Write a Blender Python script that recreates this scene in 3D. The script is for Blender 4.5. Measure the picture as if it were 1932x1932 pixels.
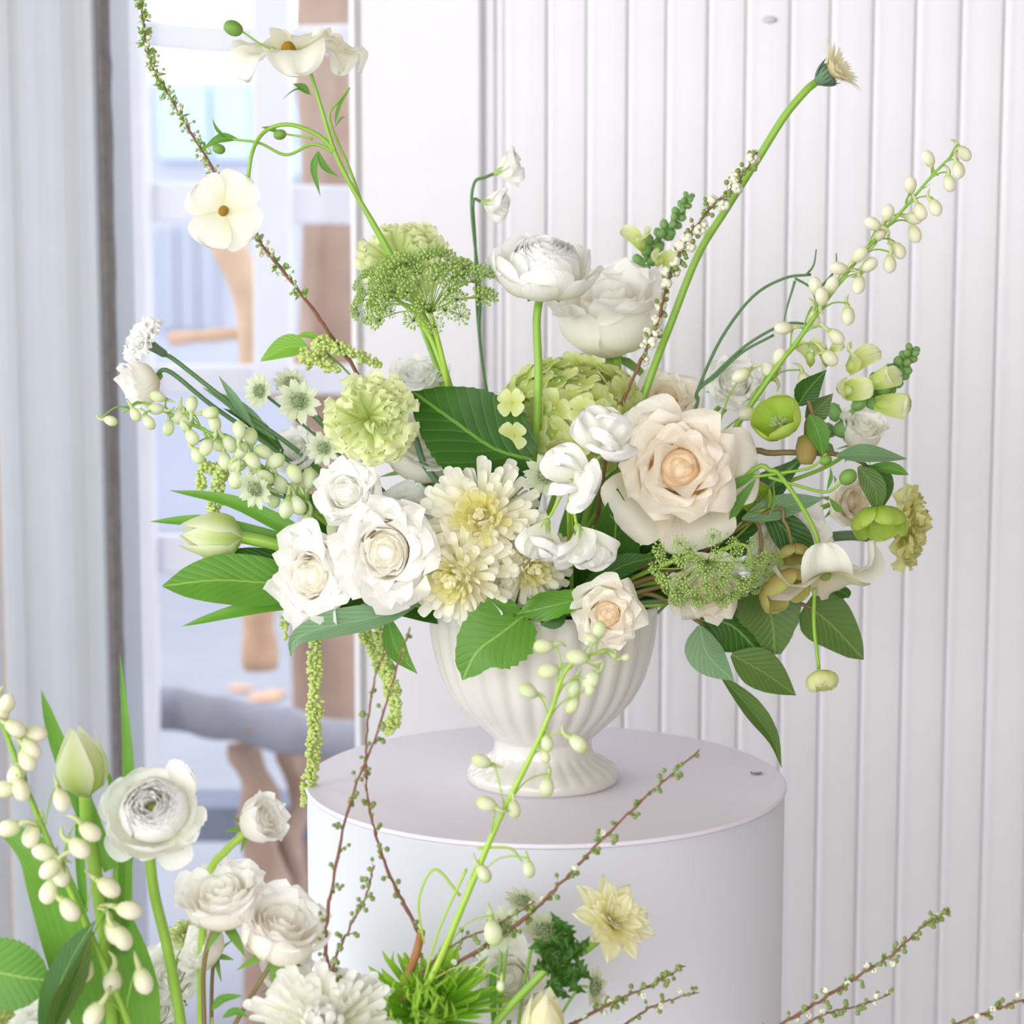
import bpy, math, random
from mathutils import Vector, Matrix
random.seed(7)
R = math.radians
scene = bpy.context.scene
COL = scene.collection
for o in list(bpy.data.objects):
    bpy.data.objects.remove(o)

# ------------------------------------------------------------------ camera, world, light, exposure
F = 3864.0                      # focal length in pixels of the 1932 px frame
PITCH = R(6.8)
CAM = Vector((0.0, -1.885, 1.3766))
cd = bpy.data.cameras.new('camera'); cam = bpy.data.objects.new('camera', cd); COL.objects.link(cam)
cam.location = CAM; cam.rotation_euler = (R(90) - PITCH, 0, 0)
cd.lens = 72; cd.sensor_width = 36; cd.clip_start = .05; cd.clip_end = 200
cd.dof.use_dof = True; cd.dof.focus_distance = 1.78; cd.dof.aperture_fstop = 5.4
scene.camera = cam

world = bpy.data.worlds.new('world'); scene.world = world; world.use_nodes = True
bg = world.node_tree.nodes['Background']
bg.inputs[0].default_value = (.93, .96, 1.0, 1); bg.inputs[1].default_value = 1.35

def area(name, loc, target, sx, sy, power, col):
    l = bpy.data.lights.new(name, 'AREA'); l.shape = 'RECTANGLE'; l.size = sx; l.size_y = sy
    l.energy = power; l.color = col
    o = bpy.data.objects.new(name, l); COL.objects.link(o); o.location = loc
    o.rotation_euler = (Vector(target) - Vector(loc)).to_track_quat('-Z', 'Y').to_euler()
    return o
area('window_daylight', (-2.9, -2.0, 2.1), (0.1, 0.1, 1.1), 2.0, 2.2, 32, (1.0, .985, .97))
area('front_fill_light', (-.3, -3.9, 1.9), (0.0, .1, 1.1), 3.4, 2.2, 36, (1.0, .99, .985))  # added fill lamp behind the camera, softens the front; no visible source
sv = scene.view_settings
sv.view_transform = 'Standard'; sv.look = 'None'; sv.gamma = 1; sv.use_curve_mapping = False
sv.exposure = 0.85
scene.cycles.max_bounces = 16; scene.cycles.diffuse_bounces = 12; scene.cycles.transmission_bounces = 12

# ------------------------------------------------------------------ helpers
CS, SN = math.cos(PITCH), math.sin(PITCH)
def P(px, py, y=0.0):
    """the point of the plane Y = y that the photograph shows at pixel px, py"""
    dx, dy = (px - 966) / F, -(py - 966) / F
    d = Vector((dx, CS + dy * SN, -SN + dy * CS))
    return CAM + d * ((y - CAM.y) / d.y)
def S(px, y=0.0):
    """a length of px pixels at depth Y = y, in metres"""
    return px * (y - CAM.y) / F
def vec(*a): return Vector(a)

def cat(pts, n):
    """n+1 points of a Catmull-Rom spline through pts"""
    pts = [Vector(p) for p in pts]
    if len(pts) == 2: return [pts[0].lerp(pts[1], i / n) for i in range(n + 1)]
    q = [pts[0] * 2 - pts[1]] + pts + [pts[-1] * 2 - pts[-2]]
    out = []; m = len(pts) - 1
    for i in range(n + 1):
        u = i / n * m; k = min(int(u), m - 1); t = u - k
        a, b, c, d = q[k:k + 4]
        out.append(.5 * ((2 * b) + (c - a) * t + (2 * a - 5 * b + 4 * c - d) * t * t + (3 * b - a - 3 * c + d) * t ** 3))
    return out
def interp(tab, t):
    u = t * (len(tab) - 1); k = min(int(u), len(tab) - 2); return tab[k] * (1 - (u - k)) + tab[k + 1] * (u - k)

class MB:
    def __init__(s): s.v = []; s.f = []; s.uv = []; s.mi = []; s.m = 0
    def vert(s, p, uv=(0, 0)): s.v.append(tuple(p)); s.uv.append(uv); return len(s.v) - 1
    def face(s, *i): s.f.append(i); s.mi.append(s.m)
    def grid(s, rows, uvs=None):
        n = len(rows); k = len(rows[0]); b = len(s.v)
        for i, r in enumerate(rows):
            for j, p in enumerate(r): s.vert(p, uvs[i][j] if uvs else (j / max(1, k - 1), i / max(1, n - 1)))
        for i in range(n - 1):
            for j in range(k - 1): s.face(b + i * k + j, b + i * k + j + 1, b + (i + 1) * k + j + 1, b + (i + 1) * k + j)
    def tube(s, path, rad, sides=7, cap=True):
        path = [Vector(p) for p in path]; n = len(path)
        t0 = (path[1] - path[0]).normalized()
        u = t0.orthogonal().normalized(); rows = []
        for i, p in enumerate(path):
            t = (path[min(i + 1, n - 1)] - path[max(i - 1, 0)]).normalized()
            u = (u - t * u.dot(t)).normalized(); w = t.cross(u)
            r = rad(i / (n - 1)) if callable(rad) else rad
            rows.append([p + (u * math.cos(a) + w * math.sin(a)) * r for a in [2 * math.pi * k / sides for k in range(sides + 1)]])
        b = len(s.v)
        for i, r in enumerate(rows):
            for j, p in enumerate(r[:-1]): s.vert(p, (j / sides, i / (n - 1)))
        for i in range(n - 1):
            for j in range(sides):
                a = b + i * sides; c = (j + 1) % sides
                s.face(a + j, a + c, a + sides + c, a + sides + j)
        if cap:
            s.face(*[b + j for j in range(sides)][::-1]); s.face(*[b + (n - 1) * sides + j for j in range(sides)])
    def ball(s, c, r, n=6, m=4, axis=None, st=1.0):
        """small ellipsoid, st = stretch along axis"""
        c = Vector(c); q = (Vector(axis) if axis is not None else vec(0, 0, 1)).to_track_quat('Z', 'Y')
        b = len(s.v)
        top = s.vert(c + q @ vec(0, 0, r * st), (0, 1))
        for i in range(1, m):
            th = math.pi * i / m
            for j in range(n):
                ph = 2 * math.pi * j / n
                s.vert(c + q @ vec(r * math.sin(th) * math.cos(ph), r * math.sin(th) * math.sin(ph), r * st * math.cos(th)), (j / n, 1 - i / m))
        bot = s.vert(c + q @ vec(0, 0, -r * st), (0, 0))
        for j in range(n):
            k = (j + 1) % n
            s.face(top, b + 1 + j, b + 1 + k)
            for i in range(m - 2):
                a = b + 1 + i * n; s.face(a + j, a + n + j, a + n + k, a + k)
            a = b + 1 + (m - 2) * n; s.face(a + j, bot, a + k)
    def lathe(s, prof, n, mod=None, cap=False):
        b = len(s.v); m = len(prof)
        for i, (r, z) in enumerate(prof):
            for j in range(n):
                a = 2 * math.pi * j / n; rr = r * (mod(a, i / (m - 1), z) if mod else 1)
                s.vert((rr * math.cos(a), rr * math.sin(a), z), (j / n, i / (m - 1)))
        for i in range(m - 1):
            for j in range(n):
                k = (j + 1) % n; s.face(b + i * n + j, b + i * n + k, b + (i + 1) * n + k, b + (i + 1) * n + j)
        if cap: s.face(*[b + j for j in range(n)][::-1]); s.face(*[b + (m - 1) * n + j for j in range(n)])
    def box(s, a, b):
        (x0, y0, z0), (x1, y1, z1) = a, b; k = len(s.v)
        for p in ((x0, y0, z0), (x1, y0, z0), (x1, y1, z0), (x0, y1, z0), (x0, y0, z1), (x1, y0, z1), (x1, y1, z1), (x0, y1, z1)): s.vert(p)
        for f in ((0, 3, 2, 1), (4, 5, 6, 7), (0, 1, 5, 4), (1, 2, 6, 5), (2, 3, 7, 6), (3, 0, 4, 7)): s.face(*[k + i for i in f])
    def mesh(s, name, mats, smooth=True):
        me = bpy.data.meshes.new(name); me.from_pydata(s.v, [], s.f)
        for m in (mats if isinstance(mats, (list, tuple)) else [mats]): me.materials.append(m)
        if smooth: me.polygons.foreach_set('use_smooth', [True] * len(s.f))
        if any(s.mi): me.polygons.foreach_set('material_index', s.mi)
        uvl = me.uv_layers.new(name='UVMap'); d = []
        for f in s.f:
            for i in f: d.extend(s.uv[i])
        uvl.data.foreach_set('uv', d)
        me.update(); return me

def obj(name, me, parent=None, M=None, label=None, kind=None):
    o = bpy.data.objects.new(name, me); COL.objects.link(o)
    if parent is not None: o.parent = parent
    if M is not None: o.matrix_basis = M
    if label: o['label'] = label
    if kind: o['kind'] = kind
    return o
def thing(name, loc, label, cat_, group=None):
    o = bpy.data.objects.new(name, None); COL.objects.link(o); o.location = loc; o.empty_display_size = .01
    o['label'] = label; o['category'] = cat_
    if group: o['group'] = group
    return o
def rel(mb, root):
    l = root.location; mb.v = [(p[0] - l[0], p[1] - l[1], p[2] - l[2]) for p in mb.v]; return mb

# ------------------------------------------------------------------ materials
def lin(c): return tuple((x / 12.92 if x <= .04045 else ((x + .055) / 1.055) ** 2.4) for x in c)
def hx(h): return lin(tuple(int(h[i:i + 2], 16) / 255 for i in (0, 2, 4))) + (1,)
class NT:
    def __init__(s, name):
        s.m = bpy.data.materials.new(name); s.m.use_nodes = True; s.t = s.m.node_tree; s.t.nodes.clear()
        s.out = s.n('ShaderNodeOutputMaterial')
    def n(s, t, **k):
        x = s.t.nodes.new(t)
        for a, b in k.items(): setattr(x, a, b)
        return x
    def l(s, a, b): s.t.links.new(a, b)
    def math(s, op, a, b=None, c=None):
        x = s.n('ShaderNodeMath', operation=op)
        for i, v in enumerate((a, b, c)):
            if v is None: continue
            if isinstance(v, (int, float)): x.inputs[i].default_value = v
            else: s.l(v, x.inputs[i])
        return x.outputs[0]
    def mix(s, f, a, b):
        x = s.n('ShaderNodeMix', data_type='RGBA')
        for i, v in ((0, f), (6, a), (7, b)):
            if isinstance(v, (int, float, tuple)): x.inputs[i].default_value = v
            else: s.l(v, x.inputs[i])
        return x.outputs[2]
    def noise(s, scale, det=3, vec_=None, rough=.5):
        x = s.n('ShaderNodeTexNoise'); x.inputs['Scale'].default_value = scale; x.inputs['Detail'].default_value = det; x.inputs['Roughness'].default_value = rough
        if vec_ is not None: s.l(vec_, x.inputs['Vector'])
        return x.outputs[0]
    def ramp(s, f, stops):
        x = s.n('ShaderNodeValToRGB'); e = x.color_ramp.elements
        while len(e) < len(stops): e.new(.5)
        for el, (p, c) in zip(e, stops): el.position = p; el.color = c if len(c) == 4 else tuple(c) + (1,)
        s.l(f, x.inputs[0]); return x.outputs[0]
    def bump(s, h, st, dist=.001):
        x = s.n('ShaderNodeBump'); x.inputs[0].default_value = st; x.inputs[1].default_value = dist; s.l(h, x.inputs['Height']); return x.outputs[0]
    def surf(s, col, rough=.5, spec=.5, nrm=None, trans=0.0, tcol=None, coat=0):
        p = s.n('ShaderNodeBsdfPrincipled')
        if isinstance(col, tuple): p.inputs['Base Color'].default_value = col
        else: s.l(col, p.inputs['Base Color'])
        p.inputs['Roughness'].default_value = rough; p.inputs['Specular IOR Level'].default_value = spec
        p.inputs['Coat Weight'].default_value = coat
        if nrm is not None: s.l(nrm, p.inputs['Normal'])
        res = p.outputs[0]
        if trans > 0:
            t = s.n('ShaderNodeBsdfTranslucent'); c = tcol if tcol is not None else col
            if isinstance(c, tuple): t.inputs[0].default_value = c
            else: s.l(c, t.inputs[0])
            if nrm is not None: s.l(nrm, t.inputs['Normal'])
            mx = s.n('ShaderNodeMixShader'); mx.inputs[0].default_value = trans
            s.l(res, mx.inputs[1]); s.l(t.outputs[0], mx.inputs[2]); res = mx.outputs[0]
        s.l(res, s.out.inputs[0]); return s.m
def uvxy(t):
    u = t.n('ShaderNodeUVMap'); x = t.n('ShaderNodeSeparateXYZ'); t.l(u.outputs[0], x.inputs[0]); return x.outputs[0], x.outputs[1]

def petal_mat(name, base, tip, mid=None, trans=.46, edge=None, streak=.5):
    """base -> tip along the petal (uv y); edge: another colour towards the side edges"""
    t = NT(name); u, v = uvxy(t)
    col = t.ramp(v, [(0, hx(base))] + ([(.45, hx(mid))] if mid else []) + [(.85, hx(tip))])
    if edge:
        e = t.math('POWER', t.math('ABSOLUTE', t.math('MULTIPLY', t.math('SUBTRACT', u, .5), 2.0)), 1.5)
        col = t.mix(t.math('MULTIPLY', e, .9), col, hx(edge))
    c = t.n('ShaderNodeCombineXYZ'); t.l(t.math('MULTIPLY', u, 26), c.inputs[0]); t.l(t.math('MULTIPLY', v, 1.5), c.inputs[1])
    nz = t.noise(1.0, 2, c.outputs[0])
    return t.surf(col, .55, .25, t.bump(nz, streak, .0012), trans)
def plain_mat(name, c1, c2=None, rough=.5, spec=.4, trans=0, scale=60, bump=.3, coat=0):
    t = NT(name); tc = t.n('ShaderNodeTexCoord'); nz = t.noise(scale, 3, tc.outputs['Object'])
    col = t.mix(nz, hx(c1), hx(c2 or c1))
    return t.surf(col, rough, spec, t.bump(nz, bump, .0008), trans, coat=coat)
def leaf_mat(name, c, cv, c2=None, trans=.25, rough=.42, par=False, veins=9):
    t = NT(name); u, v = uvxy(t)
    a = t.math('ABSOLUTE', t.math('SUBTRACT', u, .5))
    if par:   # parallel veins
        cc = t.n('ShaderNodeCombineXYZ'); t.l(t.math('MULTIPLY', u, 30), cc.inputs[0]); t.l(v, cc.inputs[1])
        k = t.noise(1.0, 1, cc.outputs[0]); mask = t.math('MULTIPLY', t.math('GREATER_THAN', k, .55), .35)
        h = k
    else:
        q = t.math('SUBTRACT', v, t.math('MULTIPLY', t.math('POWER', a, .8), .75))
        fr = t.math('ABSOLUTE', t.math('SUBTRACT', t.math('FRACT', t.math('MULTIPLY', q, veins)), .5))
        side = t.math('MULTIPLY', t.math('LESS_THAN', fr, .03), .3)
        midr = t.math('LESS_THAN', a, .016)
        mask = t.math('MAXIMUM', side, midr); h = t.math('SUBTRACT', 1.0, t.math('MULTIPLY', fr, 2))
        h = t.math('POWER', t.math('ABSOLUTE', h), 3.0)
        h = t.math('MULTIPLY', h, -1.0)
    tc = t.n('ShaderNodeTexCoord'); nz = t.noise(35, 3, tc.outputs['Object'])
    base = t.mix(nz, hx(c), hx(c2 or c))
    col = t.mix(mask, base, hx(cv))
    return t.surf(col, rough, .45, t.bump(h, .45, .0006), trans)

WHITE = petal_mat('white_petal', 'F6F8EA', 'FCFCFB')
IVORY = petal_mat('ivory_petal', 'F2ECC8', 'FBF8EE', 'F9F4E4')
COREW = petal_mat('heart_white', 'FAF4E2', 'FCF9F0', trans=0.0)
COREC = petal_mat('heart_peach', 'F8E6C8', 'FAEEDA', trans=0.0)
CREAMIN = petal_mat('peach_heart_petal', 'FDF1DC', 'FEF8EC', 'FEF4E2', trans=.6)
ROSEIN = petal_mat('warm_heart_petal', 'FEFBEE', 'FFFEFA', 'FEFCF4', trans=.6)
CREAM = petal_mat('cream_rose_petal', 'F6E8C8', 'FBF6EC', 'FAF0DE')
ROSEW = petal_mat('white_rose_petal', 'F8F4E2', 'FDFCFA', 'FCFAF5')
MUMY = petal_mat('yellow_mum_heart', 'F6F0A0', 'FCFAD8', 'F9F5B8')
MUMP = petal_mat('mum_petal', 'FBF8D2', 'FEFDF6', 'FDFBE8')
MUMW = petal_mat('white_mum_petal', 'FBF9DE', 'FEFEFB', 'FDFDF5')
CARN = petal_mat('lime_carnation_petal', 'C9DC6C', 'EEF4C4', 'DDEB92')
CARNY = petal_mat('yellow_carnation_petal', 'C8C860', 'EBEBAC', 'DEDF8C')
BUTTER = petal_mat('butterfly_petal', 'EEEBC2', 'F8F7EC', 'F6F4E2', streak=.25)
TULIP = petal_mat('tulip_petal', 'A6C456', 'E9EFC4', 'CBDD8C', edge='F4F5E2')
LIME = petal_mat('hellebore_petal', '9CBC3A', 'C2D96A', 'A9CA48')
LIME2 = petal_mat('hellebore_blush_petal', 'A2A846', 'C8C878', 'C2A86A')
HYD = petal_mat('hydrangea_sepal', 'D2E07C', 'EEF3C0', 'E2EC9C')
SPID = petal_mat('spider_mum_petal', '6FB01E', 'B4DC58', '8FC832')
DAHL = petal_mat('pale_yellow_petal', 'E8E48C', 'F8F6D8', 'F2EFBC')
AST = petal_mat('astrantia_bract', 'DDE6BC', 'F4F5EA', edge='DCE6C0')
GERB = petal_mat('gerbera_petal', 'F6ECB8', 'FDFAE2')
SEPAL = plain_mat('sepal_green', '6E9A3C', '86AE54', trans=.2)
SEPALL = plain_mat('pale_sepal_green', 'A8C868', 'BCD684', trans=.25)
STEM = plain_mat('stem_green', '7FA83A', '8FB848', .4)
STEMD = plain_mat('dark_stem', '4C7040', '5C8450', .45)
STEMB = plain_mat('blue_green_stem', '58745C', '6A8A68', .5)
STEML = plain_mat('lime_stem', '96BC40', 'A6C850', .4)
BROWNST = plain_mat('brown_stem', '8A6848', '7A7A48', .5)
BARK = plain_mat('twig_bark', '6A4436', '8A6048', .7, bump=.8, scale=300)
BARK2 = plain_mat('thick_twig_bark', '8A5A34', 'A47848', .7, bump=.8, scale=200)
BUDP = plain_mat('pale_green_bud', 'A4B47C', '8CA060', .5)
BUDG = plain_mat('small_green_bud', '84984A', '6E7E40', .5)
BUDW = plain_mat('small_white_blossom', 'F2F2E4', 'E6E8CC', .6, trans=.2)
LEAFD = leaf_mat('dark_leaf', '2A5610', '6C9A38', '3A6C18', trans=.3)
LEAFM = leaf_mat('mid_leaf', '558C2C', '8CB850', '689E38', trans=.32)
LEAFR = leaf_mat('right_leaf', '4C6A2C', '74904C', '5E7E38')
LEAFG = leaf_mat('grey_green_leaf', '6E9468', '8CAE80', '7CA074')
LEAFT = leaf_mat('tulip_leaf', '5E9630', '7AB04C', '74A83C', par=True, trans=.32)
LEAFL = leaf_mat('bright_leaf', '7CB03C', '9CCC5C', '8ABC48', trans=.35)
AMAR = plain_mat('amaranth_green', 'C6DA70', 'E2ECA8', .7, trans=.3, scale=300, bump=.2)
UMB = plain_mat('umbel_green', 'A8C868', 'C0DA84', .6, trans=.2)
SNAP = plain_mat('snapdragon_green', '74A25A', '8CB468', .5, trans=.15)
YEL = plain_mat('orange_yellow_centre', 'D89A20', 'B8A030', .7, scale=900, bump=1)
PALEY = plain_mat('pale_centre', 'C8D078', 'A8BC58', .7, scale=900, bump=1)
BUDM = petal_mat('delphinium_bud', 'C8D690', 'F6F3E4', 'F0EFD4', trans=.3, streak=.3)
BUDML = petal_mat('green_delphinium_bud', 'C8DA90', 'D2E2A0', 'ECF0D4', trans=.3, streak=.3)

# ------------------------------------------------------------------ petal surface
def wround(t0=.62, b=.3, p=2.2):
    def f(t):
        if t < t0: return b + (1 - b) * math.sin(math.pi / 2 * t / t0)
        return max(0.0, 1 - ((t - t0) / (1 - t0)) ** p) ** (1 / p)
    return f
def wblunt(t0=.6, b=.45, p=2.6, e=.34):
    f = wround(t0, b, p)
    return lambda t: max(f(t), e) if t > t0 else f(t)
def wpoint(t0=.5, b=.3):
    def f(t):
        if t < t0: return b + (1 - b) * math.sin(math.pi / 2 * t / t0)
        q = (t - t0) / (1 - t0); return max(0.0, (1 - q ** 1.6)) 
    return f
def patch(mb, prof, W, wf=None, k=1.0, nu=7, nv=6, curl=0, ruf=0, freq=3, ph=0, serr=0, side=0, notch=0, wav=0, kt=1.0, imb=0):
    """one petal in the XZ plane: profile (r, z) outwards along X, width along Y, k = curvature across"""
    wf = wf or wround()
    C = cat([vec(a, 0, b) for a, b in prof], nu)
    rows = []; uvs = []
    for i in range(nu + 1):
        t = i / nu
        te = 1 - (1 - t) ** (1.9 if nu > 7 else 1.5) if nu > 4 else t
        c = Vector((0, 0, 0)); q = te * nu; j0 = min(int(q), nu - 1); c = C[j0].lerp(C[j0 + 1], q - j0)
        T = (C[min(j0 + 1, nu)] - C[j0]).normalized(); N = vec(-T.z, 0, T.x)
        w = W * wf(te); row = []; ur = []
        for j in range(nv + 1):
            s = -1 + 2 * j / nv; x = s * w
            kk = k * (1 - (1 - kt) * te ** 3); kk = kk if abs(kk) > 1e-4 else 1e-4
            a = max(-2.6, min(2.6, kk * x)); lat = math.sin(a) / kk; up = (1 - math.cos(a)) / kk
            e = te ** 4
            d = up - imb * s * te - curl * e * 1.4 + ruf * math.sin(freq * math.pi * s + ph + 2 * te) * te ** 2 + wav * math.sin(5 * te + ph) * s
            ext = serr * (((j * 7 + i) % 3) - 1) * (te > .93) + side * s * te - notch * math.exp(-(s * 4) ** 2) * te ** 6
            row.append(c + vec(0, lat, 0) + N * d + T * ext)
            ur.append((.5 + .5 * s, te))
        rows.append(row); uvs.append(ur)
    mb.grid(rows, uvs); return mb
def RZ(a): return Matrix.Rotation(a, 4, 'Z')
def jit(a, sc): return Matrix.Rotation(random.uniform(-a, a), 4, 'X') @ Matrix.Rotation(random.uniform(-a, a), 4, 'Y') @ Matrix.Scale(1 + random.uniform(-sc, sc), 4)

PR = {}
def proto(key, fn, *a, **k):
    if key not in PR: PR[key] = fn(*a, **k)
    return PR[key]
def sepals(n, mat, L=.5, W=.12, z=-.62, down=.15, out=.55):
    mb = MB(); patch(mb, [(.05, z), (out * .5, z + .02 - down * .2), (out, z - down), (L + out * .6, z - down * 2)], W, wpoint(.35, .6), k=1.5, nu=5, nv=2)
    me = mb.mesh('sepal', mat); return [('sepal', me, RZ(2 * math.pi * i / n + .3) @ jit(.12, .1)) for i in range(n)]
def p_rose(mat, N=30, lv=8, tight=1.0, pointed=False, green=SEPAL, openness=1.0, inner=None, nest=0.0, cup=0.0, core=None):
    out = []; meshes = []; inner = inner or mat
    for l in range(lv):
        rho = (l + .5) / lv; row = []
        for v in range(2):
            rm = .07 + .70 * rho * openness; rt = .03 + .80 * rho ** 1.1 * openness
            zt = (.30 - .30 * rho ** 1.3) * tight + cup * rho
            pr = [(.03, -.6), (rm * .8, -.48 + .05 * rho), (rm, -.2), (rt, zt)]
            if rho > .3: pr.append((rt + (.10 + .16 * rho) * openness * (1 - cup * .8), zt + .01 - .12 * rho * rho * (1 - cup) + cup * .1 - .10 * cup * rho))
            mb = MB()
            patch(mb, pr, .17 + .62 * rho ** .85, wpoint(.66, .5) if (pointed and rho > .6 and v) else wblunt(.4, .6, 4.2, .8) if cup else wblunt(.46, .5, 3.4, .58), k=1 / (rm * .95 + .04), nu=9, nv=10,
                  curl=.01 + .07 * rho, ruf=.004 + .012 * rho, freq=1.1 + .5 * v, ph=v * 2 + l, imb=.02 + .05 * rho, kt=1 if rho < .3 else .9 if cup else .25 if rho > .45 else .6, notch=.04 * rho * (1 - v))
            row.append(mb.mesh('petal', inner if rho < .5 else mat))
        meshes.append(row)
    for i in range(N):
        rho = ((i + .5) / N) ** .88; l = min(lv - 1, int(rho * lv))
        out.append(('petal', meshes[l][i % 2], RZ(i * 2.39996 + random.uniform(-.2, .2)) @ Matrix.Translation((random.uniform(-.02, .02), random.uniform(-.02, .02), nest * rho + random.uniform(-.025, .025))) @ jit(.022, .03)))
    mb = MB(); mb.lathe([(r * openness, z * (tight if z > 0 else 1)) for r, z in ((.02, -.55), (.36, -.42), (.38, -.22), (.35, -.08), (.24, .02), (.1, .08), (.03, .12), (.004, .125))], 16); out.append(('petal_core', mb.mesh('petal_core', core or COREW), Matrix()))
    mb = MB(); mb.ball((0, 0, -.66), .15, 8, 5, st=.9); out.append(('calyx', mb.mesh('calyx', green), Matrix()))
    return out + sepals(5, green)
def p_rosecup(mat, N=24, inner=None, green=SEPAL, core=None, opn=0.0):
    out = []; lv = 8; meshes = []; inner = inner or mat
    for l in range(lv):
        rho = (l + .5) / lv; row = []
        for v in range(2):
            rm = .10 + .78 * rho; zt = .40 - (.20 + opn) * rho + .04 * v
            pr = [(.04, -.6), (rm * .72, -.50 + .06 * rho), (rm, -.16), (rm * .97, .14), (rm * (.93 + .12 * rho) + .02, zt)]
            if rho > .55: pr.append((rm + .10 + .08 * v + opn * .8, zt + .03 - opn))
            mb = MB(); patch(mb, pr, .20 + .56 * rho, wround(.52, .5, 2.5), k=1 / (rm + .02), nu=10, nv=10, curl=.02, ruf=.006 + .014 * rho, freq=1.2 + .6 * v, ph=l + v, kt=1 if rho < .5 else .75, imb=.02 + .045 * rho)
            row.append(mb.mesh('petal', inner if rho < .5 else mat))
        meshes.append(row)
    for i in range(N):
        rho = ((i + .5) / N) ** 1.0; l = min(lv - 1, int(rho * lv))
        out.append(('petal', meshes[l][i % 2], RZ(i * 2.39996 + random.uniform(-.2, .2)) @ Matrix.Translation((random.uniform(-.02, .02), 0, random.uniform(-.03, .03))) @ jit(.035, .04)))
    mb = MB(); mb.lathe([(.02, -.5), (.36, -.36), (.42, -.14), (.37, -.03), (.24, .06), (.12, .13), (.05, .2), (.004, .21)], 16); out.append(('petal_core', mb.mesh('petal_core', core or COREW), Matrix()))
    mb = MB(); mb.ball((0, 0, -.64), .15, 8, 5, st=.9); out.append(('calyx', mb.mesh('calyx', green), Matrix()))
    return out + sepals(5, green)
def p_ranunculus(mat, N=84, centre=PALEY, loose=0):
    out = []; lv = 8; meshes = []
    for l in range(lv):
        rho = (l + .5) / lv; row = []
        for v in range(2):
            rm = .15 + .72 * rho; pr = [(.05, -.5), (rm * .9, -.42 + .08 * rho), (rm, -.08), (rm * .90 - .02, .14 + .12 * (1 - rho)), (rm * .72 + .02, .30 + .16 * (1 - rho) - .12 * rho)]
            if rho > .9: pr = [(.05, -.5), (.6, -.46), (.93, -.2), (.99, .06), (.93, .22)] if v == 0 else [(.05, -.5), (.6, -.52), (.98, -.34), (1.12, -.1), (1.18, .02)]
            mb = MB(); patch(mb, pr, .15 + .36 * rho, wblunt(.5, .5, 3, .3), k=1 / (rm + .02), nu=8, nv=7, curl=.012, ruf=.008 + .010 * rho, freq=1.4 + v, ph=l + v, imb=.035)
            row.append(mb.mesh('petal', mat))
        meshes.append(row)
    for i in range(N):
        rho = ((i + .5) / N) ** .72; l = min(lv - 1, int(rho * lv))
        out.append(('petal', meshes[l][i % 2], RZ(i * 2.39996 + random.uniform(-.2, .2)) @ jit(.04, .05)))
    mb = MB(); mb.ball((0, 0, -.04), .15, 10, 6, st=.9); out.append(('flower_centre', mb.mesh('flower_centre', centre), Matrix()))
    return out + sepals(5, SEPAL, L=.3, W=.12, z=-.5, down=.03, out=.4)
def p_carnation(mat, N=30):
    out = []; lv = 5; meshes = []
    for l in range(lv):
        rho = (l + .5) / lv; row = []
        for v in range(3):
            a = R(82 - 78 * rho); L = .62 + .36 * rho
            pr = [(.04, -.35), (.06 + .12 * rho, -.1), (.1 + L * .55 * math.cos(a) + .05, -.05 + L * .55 * math.sin(a)), (.1 + L * math.cos(a * .82), -.02 + L * math.sin(a * .82) - .12 * rho)]
            mb = MB(); patch(mb, pr, .30 + .30 * rho, lambda t: .12 + .88 * t ** 1.3 if t < .85 else 1.0 - (t - .85) * 2.4, k=.8, nu=9, nv=16, ruf=.15 - .05 * rho, freq=1.5 + .7 * v, ph=v * 1.7 + l, serr=.018)
            row.append(mb.mesh('petal', mat))
        meshes.append(row)
    for i in range(N):
        rho = ((i + .5) / N) ** .8; l = min(lv - 1, int(rho * lv))
        out.append(('petal', meshes[l][i % 3], Matrix.Translation((random.uniform(-.13, .13) * (1 - rho), random.uniform(-.13, .13) * (1 - rho), 0)) @ RZ(i * 2.39996 + random.uniform(-.3, .3)) @ jit(.16, .1)))
    mb = MB(); mb.lathe([(.07, -.95), (.15, -.85), (.17, -.55), (.2, -.28), (.2, -.2)], 10, cap=True); out.append(('calyx', mb.mesh('calyx', STEMB), Matrix()))
    return out
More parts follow.
